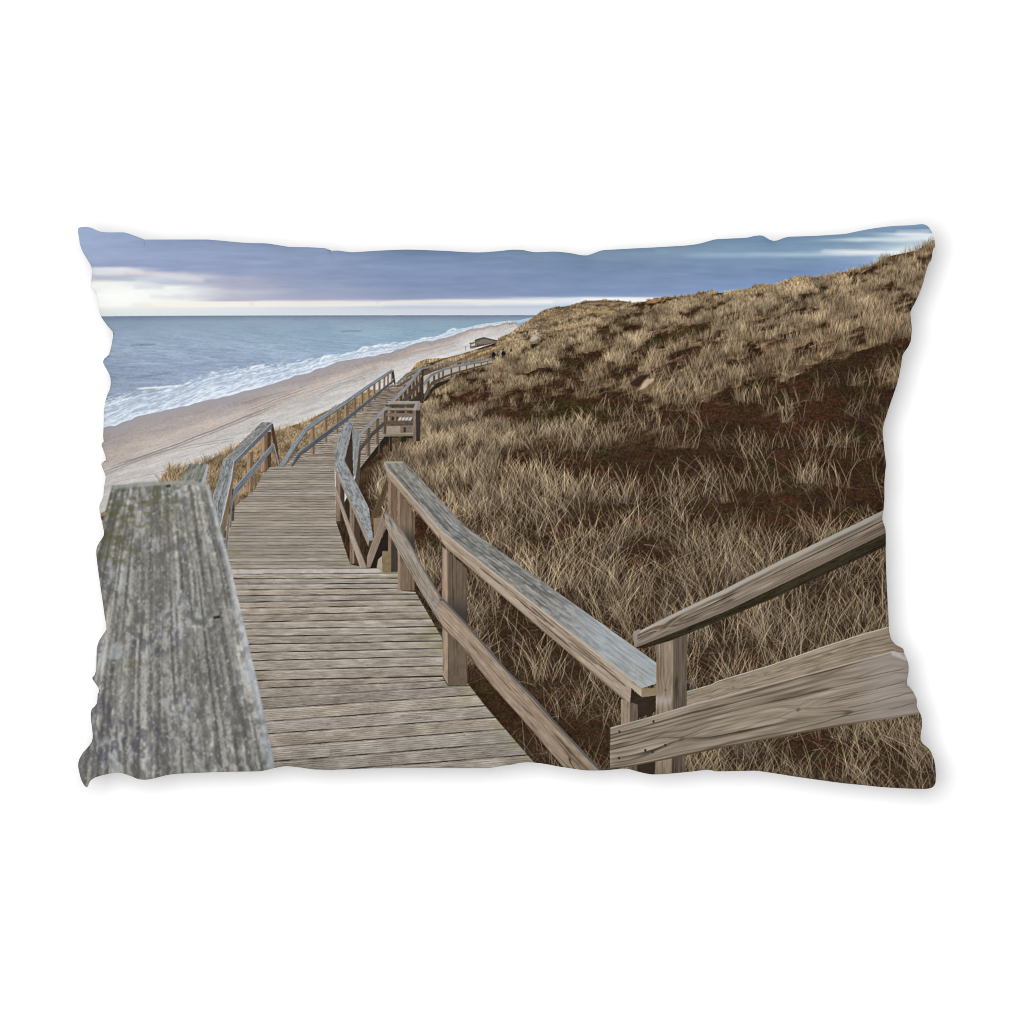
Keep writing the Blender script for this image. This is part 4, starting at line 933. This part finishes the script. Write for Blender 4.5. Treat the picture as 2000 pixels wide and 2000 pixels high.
TOP = (Z('A', (203, 180), (210, 173), (222, 169), (270, 167), (310, 176), (340, 191), (375, 203), (430, 208), (545, 208), (580, 216), (640, 237), (700, 260), (720, 262), (1150, 262), (1210, 265), (1290, 271), (1400, 282), (1500, 288), (1620, 291), (1700, 302), (1790, 317), (1830, 319)) +
       Z('B', (0, 320), (100, 325), (140, 329), (160, 337), (175, 347), (215, 345), (250, 347), (290, 353), (335, 358), (400, 355), (500, 348), (650, 341), (760, 338), (900, 342), (1050, 348), (1180, 356), (1260, 359), (1340, 358), (1450, 349)) +
       Z('C', (0, 339), (80, 341), (130, 351), (170, 358), (240, 356), (310, 353), (380, 357), (440, 364), (500, 376), (540, 382), (570, 381), (610, 368), (660, 349), (700, 341), (760, 338), (900, 330), (1100, 320), (1300, 308), (1400, 296), (1470, 278), (1520, 264)) +
       Z('D', (0, 260), (110, 254), (220, 249), (270, 238), (320, 231), (350, 235), (385, 256), (410, 269), (435, 273), (460, 268), (500, 252), (545, 241), (600, 239), (750, 234), (870, 226), (970, 219), (1080, 196), (1200, 175), (1330, 160), (1460, 154), (1530, 147), (1560, 147), (1585, 156), (1600, 168)))
RIGHT = (Z('D', (1600, 168), (1620, 200), (1635, 240), (1645, 275), (1648, 300), (1645, 320), (1632, 335), (1627, 365), (1622, 400), (1615, 425), (1603, 437), (1590, 470), (1575, 520), (1560, 580), (1540, 640), (1520, 690), (1490, 750), (1460, 810), (1463, 840), (1468, 890), (1472, 940), (1468, 990), (1464, 1025), (1445, 1070), (1403, 1133), (1392, 1200), (1378, 1280), (1355, 1370), (1320, 1470), (1290, 1560), (1262, 1650), (1253, 1705), (1257, 1770), (1265, 1850)) +
         Z('H', (1275, 386), (1277, 420), (1270, 480), (1265, 560), (1265, 680), (1258, 760), (1249, 810), (1252, 840), (1266, 880), (1274, 915), (1276, 1000), (1275, 1080), (1280, 1250), (1287, 1400), (1295, 1550)) +
         Z('L', (1300, 500), (1308, 550), (1325, 590), (1350, 615), (1385, 633), (1407, 648), (1417, 690), (1435, 725), (1447, 770), (1447, 820), (1438, 870), (1433, 912), (1455, 935), (1485, 975), (1505, 1015), (1510, 1040), (1509, 1075), (1525, 1115), (1540, 1145), (1548, 1180), (1548, 1230), (1540, 1285), (1538, 1330), (1552, 1360), (1590, 1390), (1620, 1430), (1642, 1490), (1652, 1560), (1655, 1630), (1650, 1660), (1638, 1683)))
BOTTOM = (Z('L', (1638, 1683), (1615, 1697), (1570, 1704), (1500, 1703), (1400, 1699), (1250, 1690), (1100, 1675), (950, 1660), (800, 1640), (600, 1612), (450, 1588), (350, 1573), (290, 1566), (200, 1568), (0, 1571)) +
          Z('K', (1520, 1566), (1490, 1560), (1450, 1561), (1380, 1570), (1250, 1583), (1150, 1592), (1060, 1594), (1000, 1585), (940, 1570), (880, 1553), (840, 1551), (780, 1556), (700, 1563), (620, 1565), (540, 1562), (450, 1549), (350, 1534), (250, 1515), (160, 1504), (100, 1503), (40, 1510)) +
          Z('J', (1546, 1520), (1480, 1528), (1400, 1542), (1320, 1546), (1000, 1546), (700, 1545), (450, 1550), (250, 1557), (150, 1560), (60, 1557), (0, 1550)) +
          Z('I', (1850, 1538), (1770, 1532), (1700, 1543), (1620, 1562), (1550, 1571), (1300, 1575), (1000, 1587), (900, 1595), (840, 1607), (760, 1628), (700, 1634), (650, 1627), (600, 1606), (540, 1586), (500, 1580), (450, 1586), (380, 1602), (330, 1618), (300, 1637), (285, 1660), (278, 1685), (268, 1692)))
LEFT = (Z('I', (268, 1692), (258, 1686), (245, 1670), (225, 1630), (210, 1570), (203, 1525), (212, 1480), (240, 1430), (280, 1385), (305, 1350), (314, 1310), (309, 1250), (300, 1180), (299, 1130), (307, 1100), (330, 1080), (345, 1055), (350, 1010), (352, 985), (365, 960), (340, 915), (310, 868), (330, 840), (340, 790), (342, 700), (345, 640), (360, 590), (390, 540), (418, 495), (405, 410), (385, 270), (365, 130)) +
        Z('E', (347, 1159), (340, 1070), (350, 1025), (375, 985), (400, 940), (390, 880), (375, 815), (365, 770), (366, 720), (380, 690), (392, 660), (400, 580), (412, 510), (395, 460), (380, 420), (384, 400), (415, 380), (398, 320), (381, 270), (385, 252), (400, 235), (392, 205), (395, 130)) +
        Z('A', (399, 1546), (410, 1480), (425, 1430), (443, 1390), (450, 1340), (443, 1290), (420, 1245), (395, 1200), (393, 1180), (405, 1155), (430, 1145), (445, 1100), (457, 1050), (465, 1000), (470, 975), (462, 955), (430, 920), (400, 880), (375, 840), (360, 790), (354, 740), (345, 700), (335, 660), (305, 635), (299, 610), (302, 570), (309, 520), (305, 470), (270, 410), (235, 350), (215, 290), (212, 260), (203, 215), (203, 180)))

def resample(pts, n):
    """n points evenly along a smooth curve through the traced seam points, in metres"""
    p = np.array(pts, float)
    d = np.hypot(*np.diff(p, axis=0).T)
    p = p[np.r_[True, d > 0.05]]
    q = np.vstack([2 * p[0] - p[1], p, 2 * p[-1] - p[-2]])
    t = np.linspace(0, 1, 8, endpoint=False)[:, None]
    out = []
    for i in range(1, len(q) - 2):
        a, b, c, e = q[i - 1:i + 3]
        ma, mb = (c - a) * 0.4, (e - b) * 0.4          # cardinal spline, a little tight
        out.append((2 * t**3 - 3 * t**2 + 1) * b + (t**3 - 2 * t**2 + t) * ma + (-2 * t**3 + 3 * t**2) * c + (t**3 - t**2) * mb)
    out = np.vstack(out + [p[-1:]])
    s = np.r_[0, np.cumsum(np.hypot(*np.diff(out, axis=0).T))]
    g = np.linspace(0, s[-1], n)
    x, y = np.interp(g, s, out[:, 0]), np.interp(g, s, out[:, 1])
    return np.c_[(x - 1000) * PX, (1000 - y) * PX]

def panel(nx, ny):
    """flat cloth spanned between the four seams (Coons patch); row 0 is the bottom"""
    b = resample(BOTTOM, nx)[::-1]; t = resample(TOP, nx); l = resample(LEFT, ny); r = resample(RIGHT, ny)[::-1]
    u = np.linspace(0, 1, nx)[None, :, None]; v = np.linspace(0, 1, ny)[:, None, None]
    def calm(side, part=9):               # the seam without its small puckers, ends kept
        n = len(side); k = n // part
        pad = np.vstack([2 * side[0] - side[k:0:-1], side, 2 * side[-1] - side[-2:-k - 2:-1]])
        w = np.hanning(2 * k + 1); w /= w.sum()
        return np.c_[np.convolve(pad[:, 0], w, 'valid'), np.convolve(pad[:, 1], w, 'valid')]
    bs, ts, ls, rs = calm(b), calm(t), calm(l), calm(r)
    xy = (1 - v) * bs[None] + v * ts[None] + (1 - u) * ls[:, None] + u * rs[:, None] \
        - ((1 - u) * (1 - v) * b[0] + u * (1 - v) * b[-1] + (1 - u) * v * t[0] + u * v * t[-1])
    fall = lambda q, w: np.exp(-(q / w) ** 2) * (1 - q) ** 2
    bm, tm, lm, rm = calm(b, 36), calm(t, 36), calm(l, 36), calm(r, 36)
    xy = xy + (bm - bs)[None] * fall(v, .18) + (tm - ts)[None] * fall(1 - v, .18) + (lm - ls)[:, None] * fall(u, .12) + (rm - rs)[:, None] * fall(1 - u, .12)
    xy = xy + (b - bm)[None] * fall(v, .014) + (t - tm)[None] * fall(1 - v, .014) + (l - lm)[:, None] * fall(u, .010) + (r - rm)[:, None] * fall(1 - u, .010)
    return xy, u[..., 0], v[..., 0], l, r

def deviation(side, axis):
    k = max(3, len(side) // 14) | 1
    x = side[:, axis]
    sm = np.convolve(np.pad(x, k // 2, mode='edge'), np.ones(k) / k, mode='valid')
    d = x - sm
    d = np.convolve(np.pad(d, 6, mode='edge'), np.ones(13) / 13, mode='valid')
    return d / (np.abs(d).max() + 1e-9)

def full(u, p): return 1 - np.abs(2 * u - 1) ** p

NX, NY = 1320, 860
xy, u, v, lft, rgt = panel(NX, NY)
bulge = (full(u, 2.6) * full(v, 2.4)) ** 0.72
z = SEAM_Z + 0.044 * bulge
dl, dr = deviation(lft, 0)[:, None], deviation(rgt, 0)[:, None]
edge_v = full(v, 6)
z = z + 0.0016 * edge_v * (-dl * np.exp(-((u - 0.035) / 0.035) ** 2) + dr * np.exp(-((u - 0.965) / 0.035) ** 2))
z = z + 0.0012 * (fbm(xy[..., 0] / 0.09, xy[..., 1] / 0.07, 900, 2) - 0.5) * bulge
front = grid_mesh("front_panel", np.dstack([xy, z]), NX, NY)

px = np.clip(xy[..., 0] / PX + 1000 - CX - 0.5, 0, CW - 1.001); py = np.clip(1000 - xy[..., 1] / PX - CY - 0.5, 0, CH - 1.001)
ix, iy = px.astype(int), py.astype(int)
fx, fy = (px - ix)[..., None], (py - iy)[..., None]
ink = (canvas[iy, ix] * (1 - fx) + canvas[iy, ix + 1] * fx) * (1 - fy) + (canvas[iy + 1, ix] * (1 - fx) + canvas[iy + 1, ix + 1] * fx) * fy
ink = ink / 255.0
lin = np.where(ink <= 0.04045, ink / 12.92, ((ink + 0.055) / 1.055) ** 2.4) / ILLUM
lin = np.clip(lin, 0.0, 0.92)
att = front.color_attributes.new("print_ink", 'FLOAT_COLOR', 'POINT')
att.data.foreach_set("color", np.dstack([lin, np.ones(lin.shape[:2])]).reshape(-1).astype(np.float32))

cloth = simple_material("printed_cloth", (0.8, 0.8, 0.8), 0.95)
nt = cloth.node_tree
node = nt.nodes.new("ShaderNodeVertexColor"); node.layer_name = "print_ink"
nt.links.new(node.outputs["Color"], nt.nodes["Principled BSDF"].inputs["Base Color"])
front.materials.append(cloth)

bx, bu, bv, _, _ = panel(220, 150)
under = (full(bu, 8) * full(bv, 7)) ** 0.4
bz = SEAM_Z - (SEAM_Z - 0.001) * under
back = grid_mesh("back_panel", np.dstack([bx, bz]), 220, 150, flip=True)
back.materials.append(simple_material("plain_white_cloth", (0.82, 0.82, 0.82), 0.95))

pillow = bpy.data.objects.new("pillow", None)
pillow["label"] = "rectangular throw pillow printed with a boardwalk, grassy dunes and the sea, lying on white"
pillow["category"] = "pillow"
scene.collection.objects.link(pillow)
for name, me in (("front_panel", front), ("back_panel", back)):
    o = bpy.data.objects.new(name, me)
    o.parent = pillow
    scene.collection.objects.link(o)
